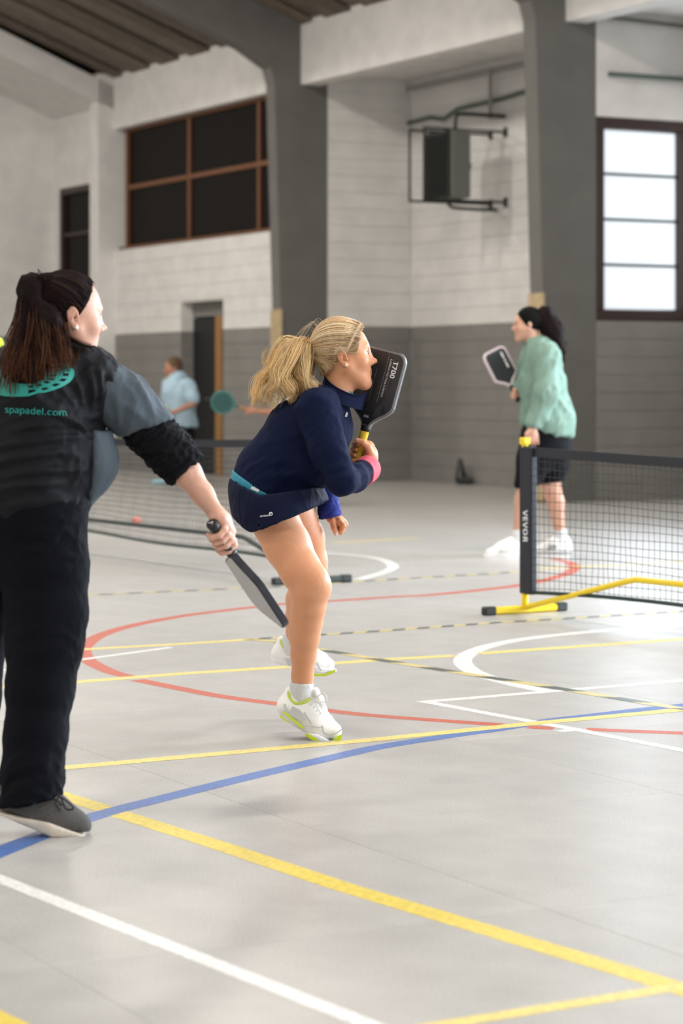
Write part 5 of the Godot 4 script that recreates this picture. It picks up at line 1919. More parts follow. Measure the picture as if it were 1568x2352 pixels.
func blonde_shoe(P: Node3D, near_foot: bool) -> void:
	var S := Node3D.new()
	S.name = "shoe"
	P.add_child(S, true)
	var up := Field.new()
	var sole := Field.new()
	var ring := PackedVector3Array()
	var wd := Vector3(1, 1, 1.15)
	if near_foot:
		var dd := -0.02
		up.chain(js([[664, 1622, dd], [690, 1640, dd], [728, 1668, dd - 0.01], [765, 1679, dd - 0.015]]), rs([27, 29, 28, 20]), 0.02, wd)
		up.chain(js([[682, 1608, dd], [712, 1630, dd - 0.005], [745, 1662, dd - 0.01]]), rs([24, 24, 22]), 0.02)
		up.chain(js([[668, 1592, dd], [660, 1622, dd]]), rs([16, 22]), 0.015)
		up.cone(j(718, 1596, dd), j(735, 1630, dd - 0.005), 14 * U, 16 * U, 0.015)
		up.ball(j(692, 1588, dd), 21 * U, 0.006, true)
		up.cone(j(693, 1560, dd), j(690, 1600, dd), 20 * U, 20 * U, 0.006, Vector3.ONE, true)
		sole.chain(js([[658, 1640, dd], [690, 1656, dd], [728, 1684, dd - 0.01], [768, 1688, dd - 0.015]]), rs([27, 29, 31, 26]), 0.02, wd)
		for f: Field in [up, sole]:
			cut(f, Vector2(632, 1640), Vector2(731, 1699), true, dd)
			cut(f, Vector2(728, 1698.5), Vector2(792, 1700.5), true, dd)
		cut(sole, Vector2(632, 1622), Vector2(731, 1681), false, dd)
		cut(sole, Vector2(700, 1679), Vector2(800, 1684), false, dd)
		ring = curve(js([[664, 1584, dd], [663, 1592, dd - 0.022], [668, 1607, dd - 0.036], [680, 1616, dd - 0.042], [700, 1612, dd - 0.041], [712, 1604, dd - 0.034]]), 22)
	else:
		var dd := 0.46
		up.chain(js([[646, 1505, dd], [680, 1513, dd], [725, 1522, dd], [752, 1527, dd]]), rs([24, 25, 24, 17]), 0.02, wd)
		up.chain(js([[660, 1490, dd], [700, 1500, dd], [735, 1514, dd]]), rs([22, 21, 18]), 0.02)
		up.chain(js([[648, 1474, dd], [643, 1502, dd]]), rs([14, 20]), 0.015)
		up.cone(j(672, 1440, dd), j(670, 1482, dd), 18 * U, 18 * U, 0.006, Vector3.ONE, true)
		sole.chain(js([[645, 1514, dd], [690, 1524, dd], [728, 1531, dd], [755, 1533, dd]]), rs([24, 25, 26, 21]), 0.02, wd)
		for f: Field in [up, sole]:
			cut(f, Vector2(630, 1521), Vector2(752, 1547), true, dd)
			cut(f, Vector2(738, 1545), Vector2(780, 1543), true, dd)
		cut(sole, Vector2(630, 1507), Vector2(752, 1533), false, dd)
		ring = curve(js([[646, 1466, dd], [646, 1474, dd - 0.022], [652, 1486, dd - 0.034], [664, 1494, dd - 0.038], [682, 1490, dd - 0.036]]), 18)
	soft("upper", [up], [0.0038], M.shoewhite, S)
	soft("sole", [sole], [0.004], M.shoewhite, S)
	# lime flashes laid on the sole and the side
	var rb := MB.new()
	rb.tube(ring, PackedFloat32Array([0.0062]), 8)
	put("lining", rb.mesh(), M.lining, S)
	var bits := [
		[M.lime, [[644, 1638], [654, 1647], [666, 1654], [666, 1657], [652, 1650], [643, 1642]]],
		[M.lime, [[648, 1630], [656, 1631], [698, 1664], [694, 1669]]],
		[M.lime, [[699, 1680], [708, 1679], [724, 1688], [737, 1697], [722, 1696], [706, 1688]]],
		[M.lime, [[762, 1697], [770, 1687], [785, 1681], [786, 1686], [780, 1696]]],
		[M.shoegrey, [[672, 1618], [690, 1626], [704, 1648], [690, 1650], [664, 1636]]],
		[M.shoegrey, [[702, 1660], [740, 1664], [741, 1666], [703, 1663]]],
		[M.shoegrey, [[738, 1660], [742, 1680], [760, 1686], [786, 1672], [784, 1670], [760, 1683], [745, 1677], [741, 1660]]],
		[M.shoegrey, [[655, 1612], [662, 1634], [660, 1636], [652, 1616]]],
		[M.shoegrey, [[700, 1630], [716, 1656], [714, 1658], [698, 1633]]],
	] if near_foot else [
		[M.lime, [[708, 1541], [716, 1538], [748, 1540], [775, 1529], [773, 1537], [752, 1546], [722, 1545]]],
		[M.shoegrey, [[652, 1502], [680, 1502], [684, 1516], [660, 1518]]],
		[M.shoegrey, [[730, 1512], [740, 1530], [738, 1532], [727, 1513]]],
	]
	var both := Field.new()
	for f: Field in [up, sole]:
		for k in f.A.size():
			if f.S[k] == 0:
				both.A.append(f.A[k]); both.B.append(f.B[k]); both.IB.append(f.IB[k]); both.RA.append(f.RA[k]); both.RB.append(f.RB[k]); both.K.append(f.K[k]); both.S.append(0); both.X.append(f.X[k]); both.HX.append(f.HX[k])
	for bm: Array in bits:
		var bt: Array = bm[1]
		var poly := PackedVector2Array()
		for q: Array in bt:
			poly.append(Vector2(q[0], q[1]))
		var tr := Geometry2D.triangulate_polygon(poly)
		var V := PackedVector3Array()
		for q in poly:
			V.append(Vector3((q.x - 700.0) * U, (1640.0 - q.y) * U, 0))
		var I := PackedInt32Array()
		for k in range(0, tr.size(), 3):
			var a := tr[k]; var b := tr[k + 1]; var d := tr[k + 2]
			if (poly[b] - poly[a]).cross(poly[d] - poly[a]) > 0:
				var w := b; b = d; d = w
			I.append_array(PackedInt32Array([a, d, b]))
		# finer, so that the flash follows the curve of the shoe
		for n in 3:
			var V2 := PackedVector3Array(V)
			var I2 := PackedInt32Array()
			for k in range(0, I.size(), 3):
				var a := I[k]; var b := I[k + 1]; var d := I[k + 2]
				var s := V2.size()
				V2.append((V[a] + V[b]) / 2); V2.append((V[b] + V[d]) / 2); V2.append((V[d] + V[a]) / 2)
				I2.append_array(PackedInt32Array([a, s, s + 2, s, b, s + 1, s + 2, s + 1, d, s, s + 1, s + 2]))
			V = V2; I = I2
		var arr := []
		arr.resize(Mesh.ARRAY_MAX)
		arr[Mesh.ARRAY_VERTEX] = V
		arr[Mesh.ARRAY_INDEX] = I
		var depth := D - 0.02 if near_foot else D + 0.46
		printed("lime_flash" if bm[0] == M.lime else "grey_panel", arr, Transform3D(Basis(), px(700, 1640, depth) + Vector3(0, 0, 0.2)), both, bm[0], S, 0.0012)
	if near_foot:
		var dd := -0.02
		var tg := Field.new()
		tg.chain(js([[714, 1590, dd - 0.005], [724, 1588, dd - 0.005], [734, 1606, dd - 0.005], [744, 1640, dd - 0.008]]), rs([7, 8, 9, 8]), 0.01, Vector3(1, 1, 2.0))
		soft("tongue", [tg], [0.0038], M.shoewhite, S)
		var lb := MB.new()
		for k in 6:
			var t := k / 5.0
			var x := lerpf(716, 748, t)
			var y := lerpf(1612, 1648, t)
			var z := dd - 0.047
			lb.tube(curve(js([[x - 11, y + 14, z + 0.008], [x + 1, y + 5, z + 0.004], [x + 12, y - 2, z + 0.030], [x + 13, y - 4, dd + 0.01]]), 9), PackedFloat32Array([0.0023]), 6)
		lb.tube(curve(js([[722, 1606, dd - 0.045], [740, 1592, dd - 0.055], [749, 1600, dd - 0.055], [747, 1612, dd - 0.05], [726, 1612, dd - 0.05]]), 18), PackedFloat32Array([0.0022]), 6)
		lb.tube(curve(js([[724, 1608, dd - 0.047], [730, 1626, dd - 0.058], [738, 1640, dd - 0.055]]), 9), PackedFloat32Array([0.0022]), 6)
		lb.tube(curve(js([[724, 1608, dd - 0.047], [740, 1618, dd - 0.055], [748, 1624, dd - 0.04]]), 9), PackedFloat32Array([0.0022]), 6)
		put("laces", lb.mesh(), M.lace, S)

# ================================================================== the dark-haired player at the left edge
func person_dark() -> void:
	stand(7.0)
	var P := thing("person", "dark-haired player in charcoal shirt and black trousers seen from behind", "person", fl(120, 1918))
	var h := Head.new()
	h.o = j(155, 731, 0.0)
	h.b = face_basis(Vector3(0.90, -0.05, -0.44), Vector3(0.06, 1, 0))
	h.s = 0.97
	var tone := Color(0.62, 0.345, 0.255)
	var f := Field.new()
	f.chain(js([[25, 1180, 0.03], [55, 1060, 0.03], [90, 900, 0.03], [125, 850, 0.03]]), rs([98, 100, 100, 50]), 0.04)
	f.cone(j(125, 850, 0.02), h.p(0, -0.06, -0.012), 46 * U, 42 * U, 0.03)
	f.cone(j(10, 880, 0.06), j(215, 865, 0.04), 55 * U, 48 * U, 0.04)
	f.chain(js([[225, 870, 0.04], [310, 950, 0.07], [388, 1038, 0.09]]), rs([48, 44, 38]), 0.02)
	f.chain(js([[388, 1038, 0.09], [428, 1085, 0.085], [465, 1135, 0.07], [495, 1178, 0.05]]), rs([38, 33, 25, 19.5]), 0.02)
	f.chain(js([[0, 880, 0.08], [-60, 1020, 0.2], [-20, 1120, 0.36]]), rs([46, 40, 26]), 0.02)
	f.chain(js([[85, 1190, 0.0], [100, 1500, -0.06], [75, 1830, -0.17]]), rs([95, 62, 36]), 0.03)
	f.chain(js([[-50, 1190, 0.06], [-80, 1500, 0.15], [-95, 1800, 0.25]]), rs([92, 60, 36]), 0.03)
	# right hand closed on the handle, which points away from the lens
	var hd := Field.new()
	var b0 := j(487, 1203, -0.02)
	var b1 := j(524, 1262, 0.065)
	var ax := (b1 - b0).normalized()
	hd.cone(j(495, 1176, 0.05), j(506, 1196, 0.035), 20 * U, 23 * U, 0.015)
	hd.cone(j(506, 1196, 0.035), j(522, 1222, 0.05), 23 * U, 20 * U, 0.015)
	hd.cone(j(508, 1192, 0.0), j(522, 1216, 0.02), 17 * U, 15 * U, 0.012)
	var e1 := (j(530, 1190, 0) - j(505, 1230, 0)).normalized()
	e1 = (e1 - ax * e1.dot(ax)).normalized()        # from the handle towards the back of the hand
	var e2 := ax.cross(e1).normalized()             # towards the lens or away
	if e2.z < 0:
		e2 = -e2
	for k in 4:
		var c := b0.lerp(b1, [0.24, 0.44, 0.64, 0.84][k])
		var r := 0.0265
		var pts := []
		for a: float in [10.0, 55.0, 105.0, 155.0, 195.0]:
			var w := deg_to_rad(a)
			pts.append(c + (e1 * cos(w) + e2 * sin(w)) * r)
		hd.chain(pts, [0.0105, 0.0105, 0.0098, 0.0090, 0.0078], 0.003)
	# thumb on the far side, lying along the handle
	hd.chain([j(498, 1195, 0.075), b0.lerp(b1, 0.75) - e2 * 0.027, b0.lerp(b1, 1.05) - e2 * 0.024 - e1 * 0.012], [0.014, 0.0115, 0.009], 0.006)
	var hl := Field.new()
	var w0 := j(-20, 1120, 0.36)
	var wt := (w0 - j(-60, 1020, 0.2)).normalized()
	var ws := wt.cross(Vector3(0, 0, 1)).normalized()
	hl.cone(w0 - wt * 0.02, w0 + wt * 0.05, 0.026, 0.034, 0.015)
	for k in 4:
		var o := ws * (k - 1.5) * 0.0195
		hl.chain([w0 + wt * 0.07 + o, w0 + wt * 0.105 + o + Vector3(0, -0.006, 0.01), w0 + wt * (0.135 - absf(k - 1.4) * 0.006) + o + Vector3(0, -0.022, 0.004)], [0.0105, 0.0095, 0.008], 0.004)
	hl.chain([w0 + wt * 0.02 + ws * 0.024, w0 + wt * 0.055 + ws * 0.05, w0 + wt * 0.085 + ws * 0.05], [0.013, 0.011, 0.009], 0.006)
	var hf := head_field(h, j(128, 848, 0.02), 46 * U)
	soft("body", [f, hf, hd, hl], [0.012, 0.0032, 0.0032, 0.004], M.skin, P, {"paint": skin_paint(tone, h, [])})
	eyes(h, P)
	brows(h, P, Color(0.02, 0.013, 0.010))

	# ---- hair drawn up to a high tie, then a long tail down the back
	var tie := h.p(0.0, 0.098, -0.082)
	var dk := [Color(0.012, 0.0085, 0.0085), Color(0.020, 0.013, 0.012), Color(0.009, 0.007, 0.008), Color(0.032, 0.019, 0.014)]
	var cap := Field.new()
	cap.ell(h.p(0, 0.046, -0.012), Vector3(0.0785, 0.094, 0.098) * h.s, h.b, 0.01)
	cap.cone(h.p(0, 0.06, -0.06), tie, 0.055, 0.024, 0.03)
	cap.clip(h.b * Vector3(0, -0.42, 0.9), h.p(0, 0.050, 0.056))
	cap.clip(h.b * Vector3(0, -0.9, 0.45), h.p(0, -0.02, -0.028))
	soft("hair_base", [cap], [0.005], M.darkhair, P, {"paint": func(_p: Vector3) -> Color: return Color(0.010, 0.0075, 0.0075)})
	var hb := MB.new()
	var line := [Vector3(0.0, 0.114, 0.064), Vector3(0.03, 0.105, 0.062), Vector3(0.052, 0.082, 0.050), Vector3(0.066, 0.055, 0.036), Vector3(0.073, 0.028, 0.016), Vector3(0.075, 0.034, -0.012), Vector3(0.074, 0.0, -0.034), Vector3(0.062, -0.04, -0.050), Vector3(0.03, -0.055, -0.070), Vector3(0.0, -0.058, -0.078)]
	combed(hb, h, tie, dk, 560, line, Vector3.ONE, 0.0019)
	put("hair", hb.mesh(), M.darkhair, P)
	var core := Field.new()
	core.chain([tie, h.p(0, 0.085, -0.12), j(72, 740, -0.055), j(62, 815, -0.09), j(58, 860, -0.10)], [0.018, 0.024, 0.034, 0.036, 0.012], 0.03)
	core.chain([h.p(0, 0.085, -0.115), j(110, 740, -0.09), j(115, 820, -0.12)], [0.022, 0.032, 0.016], 0.03)
	soft("ponytail_core", [core], [0.009], M.darkhair, P, {"paint": func(p: Vector3) -> Color: return Color(0.012, 0.0085, 0.008), "bump": folds(0.010, Vector3(0, 1, 0), 24.0, 3)})
	var tb := MB.new()
	var locks := []
	var t0 := tie
	for e: Array in [[2, 905, -0.12], [8, 898, -0.15], [16, 880, -0.10], [25, 915, -0.17], [45, 905, -0.12], [62, 890, -0.18], [80, 905, -0.14], [98, 880, -0.18], [112, 870, -0.15], [128, 862, -0.17], [146, 858, -0.12], [165, 838, -0.10], [150, 830, -0.16], [90, 860, -0.19], [35, 870, -0.18], [12, 870, -0.10], [120, 840, -0.18], [60, 850, -0.19], [176, 812, -0.075], [168, 826, -0.09], [160, 815, -0.10]]:
		var ex: float = e[0]
		var q := j(lerpf(ex, 82, 0.70), 684 + rng.randf() * 12, -0.045)
		locks.append([t0, h.p(rng.randfn(0, 0.012), 0.100, -0.104), q, j(lerpf(ex, 92, 0.50), 750, e[2] * 0.7), j(lerpf(ex, 92, 0.18), 825, e[2]), j(ex, e[1], e[2])])
	tail(tb, locks, 60, 0.0115, 0.006, dk, 0.0013, 1.6, 18, Color(0.13, 0.055, 0.028))
	# a lock that has slipped forward below the ear
	tail(tb, [[h.p(-0.060, -0.030, -0.060), j(160, 778, -0.085), j(186, 790, -0.080), j(214, 796, -0.06)], [h.p(-0.060, -0.045, -0.060), j(150, 790, -0.09), j(172, 802, -0.085), j(200, 800, -0.07)]], 30, 0.004, 0.001, dk, 0.0011, 1.0, 12)
	put("ponytail", tb.mesh(), M.darkhair, P)
	var ear := MB.new()
	var pp := PackedVector2Array()
	for i in 9:
		pp.append(Vector2(maxf(cos(-PI / 2 + PI * i / 8.0), 0.001), sin(-PI / 2 + PI * i / 8.0)) * 0.0052)
	ear.lathe(pp, Transform3D(Basis(), h.p(-0.0868, -0.028, -0.002)), 12)
	put("earring", ear.mesh(), M.pearl, P)

	# ---- shirt
	var s := Field.new()
	s.chain(js([[118, 838, 0.02], [85, 900, 0.02], [75, 1040, 0.03], [68, 1120, 0.02], [72, 1200, 0.02]]), rs([58, 128, 140, 124, 118]), 0.05)
	s.cone(j(0, 890, 0.08), j(205, 872, 0.03), 74 * U, 66 * U, 0.06)
	s.cone(j(205, 880, 0.03), j(248, 905, 0.045), 62 * U, 58 * U, 0.03)
	s.cone(j(158, 830, 0.0), j(205, 868, 0.02), 52 * U, 56 * U, 0.05)
	s.cone(j(170, 960, 0.02), j(172, 1060, 0.03), 62 * U, 66 * U, 0.05)
	s.cone(j(172, 1060, 0.03), j(142, 1150, 0.02), 66 * U, 48 * U, 0.05)
	s.ball(j(-30, 1030, 0.06), 96 * U, 0.05)
	cut(s, Vector2(-200, 1196), Vector2(200, 1204))
	var sbump := creases([[204, 848, 212, 940, 10, 8], [226, 842, 230, 935, 10, 7], [165, 850, 188, 952, 9, 8], [128, 880, 178, 955, 10, 8], [60, 925, 190, 978, 10, 9], [40, 885, 140, 960, 8, 9], [0, 995, 150, 972, 12, 9], [-20, 1030, 210, 1000, 12, 9], [0, 1062, 165, 1038, 12, 9], [140, 958, 212, 1004, 12, 8], [30, 1092, 190, 1078, 12, 9], [0, 1125, 150, 1112, 10, 9], [20, 1160, 180, 1150, 10, 9], [190, 1000, 250, 960, -12, 9], [180, 1050, 160, 1120, 10, 8], [238, 860, 255, 960, -7, 8]], folds(0.007, Vector3(1, 0.25, 0.2), 12.0, 15))
	soft("shirt", [s], [0.0065], M.charcoal, P, {"bump": sbump})
	# grey side panel and sleeve
	var sp := Field.new()
	sp.cone(j(182, 960, 0.02), j(188, 1060, 0.028), 66 * U, 73 * U, 0.05)
	sp.cone(j(188, 1060, 0.028), j(158, 1150, 0.02), 73 * U, 51 * U, 0.05)
	sp.clip(Vector3(-0.93, 0.0, 0.36), j(205, 1050, -0.02))
	cut(sp, Vector2(-200, 1192), Vector2(200, 1199))
	cut(sp, Vector2(100, 990), Vector2(300, 990), false)
	soft("side_panel", [sp], [0.0075], M.slate, P, {"label": "slate grey side panel of the shirt", "bump": folds(0.006, Vector3(0.2, 1, 0), 11.0, 17)})
	var sl := Field.new()
	sl.chain(js([[230, 885, 0.035], [285, 925, 0.055], [345, 985, 0.075]]), rs([66, 64, 60]), 0.03)
	sl.clip((j(200, 850, 0) - j(345, 985, 0.0)) + Vector3(0, 0, 0.03), j(246, 868, 0.0))
	sl.clip((j(400, 962, 0.05) - j(275, 1004, 0.05)).cross(Vector3(0, 0, 1)), j(335, 984, 0.05))
	soft("sleeve", [sl], [0.007], M.slate, P, {"label": "slate grey short sleeve", "bump": creases([[262, 900, 272, 985, 7, 8], [300, 870, 345, 930, 6, 10], [280, 930, 340, 975, 6, 9]], folds(0.005, Vector3(0.2, 1, 0.2), 14.0, 19))})
	var us := Field.new()
	us.chain(js([[300, 942, 0.065], [345, 990, 0.08], [392, 1040, 0.09], [434, 1088, 0.085], [450, 1108, 0.08]]), rs([52, 52, 50, 41, 38]), 0.03)
	us.clip(j(450, 1108, 0.08) - j(392, 1040, 0.09), j(427, 1084, 0.085))
	soft("undersleeve", [us], [0.006], M.black, P, {"label": "black pushed-up undersleeve", "bump": folds(0.009, (j(408, 1100) - j(455, 1070)), 34.0, 29)})
	var sl2 := Field.new()
	sl2.chain(js([[-2, 885, 0.08], [-32, 955, 0.14], [-46, 985, 0.165]]), rs([64, 60, 58]), 0.03)
	sl2.clip(j(-46, 985, 0.165) - j(-2, 885, 0.08), j(-42, 978, 0.16))
	soft("sleeve", [sl2], [0.009], M.slate, P, {"label": "slate grey short sleeve"})
	var us2 := Field.new()
	us2.chain(js([[-30, 950, 0.14], [-60, 1020, 0.2], [-44, 1062, 0.265]]), rs([52, 48, 38]), 0.03)
	us2.clip(j(-44, 1062, 0.265) - j(-60, 1020, 0.2), j(-46, 1058, 0.26))
	soft("undersleeve", [us2], [0.009], M.black, P, {"label": "black pushed-up undersleeve"})
	# print on the back
	var back := func(x: float, y: float, roll: float) -> Transform3D: return Transform3D(Basis(Vector3(0, 0, 1), roll), j(x, y, -0.42))
	printed("shirt_lettering", letters("spapadel.com", 0.0195), back.call(50, 946, -0.05), s, M.turq, P, 0.004, sbump)
	# emblem: a broad green disc with a dark band and a patch of holes
	var em := MB.new()
	var c0 := Vector3.ZERO
	for k in 36:
		for r in 5:
			var a0 := TAU * k / 36; var a1 := TAU * (k + 1) / 36
			var r0 := 0.030 + 0.010 * r; var r1 := r0 + 0.010
			var e := Vector3(1.55, 0.62, 1)
			var skip := k % 2 == 1 and r % 2 == 1 and k > 26
			if not skip:
				em.quad(Vector3(cos(a0), sin(a0), 0) * r0 * e, Vector3(cos(a0), sin(a0), 0) * r1 * e, Vector3(cos(a1), sin(a1), 0) * r1 * e, Vector3(cos(a1), sin(a1), 0) * r0 * e)
	printed("shirt_emblem", em.mesh().surface_get_arrays(0), back.call(32, 868, 0.12), s, M.turq, P, 0.004, sbump)

	# ---- trousers
	var tr := Field.new()
	tr.chain(js([[85, 1185, 0.0], [100, 1300, -0.02], [106, 1410, -0.04], [102, 1480, -0.06], [92, 1580, -0.09], [82, 1690, -0.12], [74, 1780, -0.15], [70, 1850, -0.17]]), rs([112, 100, 91, 84, 74, 68, 66, 74]), 0.03)
	tr.chain(js([[-45, 1185, 0.06], [-62, 1400, 0.12], [-75, 1600, 0.18], [-90, 1830, 0.25]]), rs([110, 90, 74, 68]), 0.03)
	tr.cone(j(70, 1175, 0.02), j(-30, 1175, 0.05), 118 * U, 115 * U, 0.05)
	cut(tr, Vector2(0, 1852), Vector2(140, 1824), true, -0.17)
	var kn := [j(110, 1480, -0.1), j(60, 1800, -0.2), j(110, 1790, -0.2), j(120, 1250, -0.1)]
	var wk := func(p: Vector3) -> float:
		var a := 0.2
		for q: Vector3 in kn:
			a = maxf(a, 1.0 - (p - q).length() / 0.14)
		return a
	soft("trousers", [tr], [0.0085], M.trouser, P, {"bump": folds(0.012, Vector3(1, 0.1, 0), 16.0, 35, wk)})

	# ---- shoes: the right one in view, heel lifted; the left one beyond the edge of the frame
	for k in 2:
		var S := Node3D.new()
		S.name = "shoe"
		P.add_child(S, true)
		var up := Field.new()
		var so := Field.new()
		if k == 0:
			var dd := -0.17
			up.chain(js([[8, 1838, dd], [60, 1856, dd], [120, 1876, dd], [186, 1897, dd]]), rs([38, 40, 37, 24]), 0.03)
			up.chain(js([[70, 1835, dd], [112, 1852, dd], [165, 1884, dd]]), rs([32, 32, 26]), 0.03)
			so.chain(js([[-4, 1842, dd], [60, 1870, dd], [125, 1893, dd], [186, 1903, dd]]), rs([44, 46, 45, 32]), 0.03)
			cut(up, Vector2(-40, 1826), Vector2(120, 1896), true, dd)
			cut(up, Vector2(80, 1888), Vector2(225, 1914), true, dd)
			for f2: Field in [up, so]:
				cut(f2, Vector2(-40, 1846), Vector2(120, 1913), true, dd)
				cut(f2, Vector2(100, 1911), Vector2(220, 1928), true, dd)
			cut(so, Vector2(-40, 1812), Vector2(120, 1882), false, dd)
			cut(so, Vector2(80, 1874), Vector2(225, 1902), false, dd)
			var lb := MB.new()
			lb.tube(curve(js([[134, 1826, dd - 0.045], [148, 1836, dd - 0.055], [165, 1850, dd - 0.055], [168, 1858, dd - 0.05], [152, 1858, dd - 0.05], [143, 1838, dd - 0.05], [138, 1828, dd - 0.045]]), 22), PackedFloat32Array([0.0026]), 6)
			lb.tube(curve(js([[136, 1828, dd - 0.048], [128, 1846, dd - 0.055], [140, 1862, dd - 0.055]]), 10), PackedFloat32Array([0.0024]), 6)
			lb.tube(curve(js([[118, 1835, dd - 0.04], [134, 1840, dd - 0.052], [146, 1850, dd - 0.03]]), 10), PackedFloat32Array([0.0024]), 6)
			put("laces", lb.mesh(), M.darklace, S)
		else:
			var dd := 0.25
			up.chain(js([[-150, 1822, dd], [-60, 1832, dd], [10, 1842, dd]]), rs([38, 36, 22]), 0.03)
			so.chain(js([[-150, 1836, dd], [-60, 1840, dd], [14, 1846, dd]]), rs([38, 40, 26]), 0.03)
			for f2: Field in [up, so]:
				cut(f2, Vector2(-200, 1855.5), Vector2(60, 1855.5), true, dd)
			cut(so, Vector2(-200, 1836), Vector2(60, 1838), false, dd)
		soft("upper", [up], [0.006], M.knit, S)
		soft("sole", [so], [0.006], M.cream, S)

	# ---- paddle hanging from the hand, seen nearly edge on
	var dir := (j(628, 1417, 0.20) - b0).normalized()
	var xf := paddle_xf(b0, b0 + dir, Vector3(0.20, 0.13, 0.97))
	var out := paddle_outline(0.098, 0.40, 0.125, 0.018, 0.045)
	var T := make_paddle("paddle with glossy grey face and dark navy edge held low by the dark-haired player", xf, {"outline": out, "thick": 0.020, "rim": 0.006, "face": M.gloss, "edge": M.navyedge, "grip": M.blackgrip, "low": 0.125, "cap": M.blackgrip})
	var bc: Node3D = T.get_node("butt_cap")
	var mk := MB.new()
	mk.quad(Vector3(-0.008, -0.0054, -0.006), Vector3(-0.005, -0.0054, -0.007), Vector3(0.004, -0.0054, 0.005), Vector3(0.001, -0.0054, 0.006))
	mk.quad(Vector3(0.001, -0.0054, 0.006), Vector3(0.004, -0.0054, 0.005), Vector3(0.009, -0.0054, -0.003), Vector3(0.007, -0.0054, -0.005))
	sub("cap_mark", mk.mesh(), M.print, bc)

# ================================================================== the player in mint green behind the net
func person_mint() -> void:
	stand(18.2)
	var P := thing("person", "player in mint green sweatshirt and black shorts behind the yellow net", "person", fl(1215, 1275))
	var h := Head.new()
	h.o = j(1212, 749, 0)
	h.b = face_basis(Vector3(-1.0, 0.02, -0.05), Vector3(0.02, 1, 0))
	h.s = 1.0
	var tone := Color(0.58, 0.32, 0.225)
	var f := Field.new()
	f.chain(js([[1258, 990], [1250, 900], [1243, 820], [1232, 800]]), rs([46, 42, 38, 20]), 0.04)
	f.cone(j(1230, 800), h.p(0, -0.06, -0.012), 18 * U, 17 * U, 0.03)
	f.chain(js([[1240, 1015, -0.08], [1210, 1105, -0.12], [1200, 1150, -0.10], [1188, 1230, -0.08]]), rs([36, 22, 18, 11]), 0.03)
	f.chain(js([[1272, 1015, 0.10], [1262, 1105, 0.12], [1276, 1155, 0.16], [1286, 1230, 0.20]]), rs([38, 23, 19.5, 12]), 0.03)
	f.chain(js([[1254, 818, -0.17], [1252, 905, -0.24], [1224, 978, -0.26]]), rs([20, 16, 10]), 0.03)
	f.chain(js([[1225, 820, 0.18], [1200, 885, 0.24], [1184, 908, 0.06]]), rs([18, 15, 10]), 0.03)
	var hd := Field.new()
	hd.cone(j(1224, 978, -0.26), j(1221, 995, -0.26), 10 * U, 12 * U, 0.02)
	for k in 4:
		hd.chain(js([[1215 + k * 6, 996, -0.28 + k * 0.01], [1213 + k * 7, 1012, -0.29 + k * 0.01], [1214 + k * 7, 1023 - absf(k - 1.5) * 2, -0.27 + k * 0.01]]), rs([3.2, 3.0, 2.4]), 0.006)
	hd.chain(js([[1216, 986, -0.29], [1208, 996, -0.30], [1206, 1006, -0.29]]), rs([4, 3.2, 2.6]), 0.008)
	hd.cone(j(1188, 912, 0.06), j(1184, 904, 0.04), 10 * U, 10 * U, 0.02)
	for k in 4:
		hd.chain(js([[1190 - k * 0.5, 902 + k * 4, 0.05], [1182, 898 + k * 4.5, 0.01], [1175, 901 + k * 4.5, 0.03]]), rs([3.4, 3.2, 2.8]), 0.006)
	hd.chain(js([[1190, 905, 0.03], [1183, 896, 0.0], [1177, 893, 0.01]]), rs([3.8, 3.2, 2.6]), 0.006)
	var hf := head_field(h, j(1231, 796), 18 * U)
	soft("body", [f, hf, hd], [0.016, 0.0065, 0.006], M.skin, P, {"paint": skin_paint(tone, h, [])})
	eyes(h, P)
	brows(h, P, Color(0.02, 0.013, 0.010))
	var tie := h.p(0, 0.085, -0.105)
	var dk := [Color(0.012, 0.009, 0.009), Color(0.022, 0.015, 0.013), Color(0.009, 0.007, 0.008)]
	var cap := Field.new()
	cap.ell(h.p(0, 0.048, -0.012), Vector3(0.082, 0.100, 0.102) * h.s, h.b, 0.01)
	cap.cone(h.p(0, 0.05, -0.07), tie, 0.06, 0.035, 0.03)
	cap.clip(h.b * Vector3(0, -0.42, 0.9), h.p(0, 0.048, 0.066))
	cap.clip(h.b * Vector3(0, -0.9, 0.45), h.p(0, -0.02, -0.024))
	soft("hair", [cap], [0.009], M.darkhair, P, {"paint": func(_p: Vector3) -> Color: return Color(0.011, 0.0085, 0.0085)})
	var core := Field.new()
	core.chain([tie] + js([[1248, 724, 0], [1266, 755, 0], [1280, 795, 0], [1290, 836, 0]]), [0.035, 0.055, 0.07, 0.055, 0.012], 0.05)
	soft("ponytail", [core], [0.014], M.darkhair, P, {"paint": func(_p: Vector3) -> Color: return Color(0.013, 0.010, 0.0095), "bump": folds(0.014, Vector3(-0.5, 1, 0), 16.0, 5)})
	# sweatshirt
	var s := Field.new()
	s.chain(js([[1232, 788], [1242, 818], [1244, 880], [1257, 965], [1258, 1010]]), rs([17, 40, 47, 56, 57]), 0.06, Vector3(1, 1, 1.2))
	s.chain(js([[1254, 818, -0.17], [1254, 905, -0.25], [1228, 972, -0.26]]), rs([28, 24, 17]), 0.05)
	s.chain(js([[1222, 822, 0.19], [1199, 880, 0.25], [1190, 902, 0.12]]), rs([25, 20, 15]), 0.05)
	s.cone(j(1221, 776), j(1230, 790), 17 * U, 20 * U, 0.03)
	cut(s, Vector2(1195, 992), Vector2(1320, 1003))
	s.clip(Vector3(-0.25, 1.0, 0), j(1215, 781))
	s.clip(j(1224, 985, -0.26) - j(1240, 940, -0.26), j(1222, 980, -0.26))
	soft("sweatshirt", [s], [0.014], M.mint, P, {"bump": folds(0.022, Vector3(0.4, 1, 0), 7.0, 41)})
	# shorts
	var sh := Field.new()
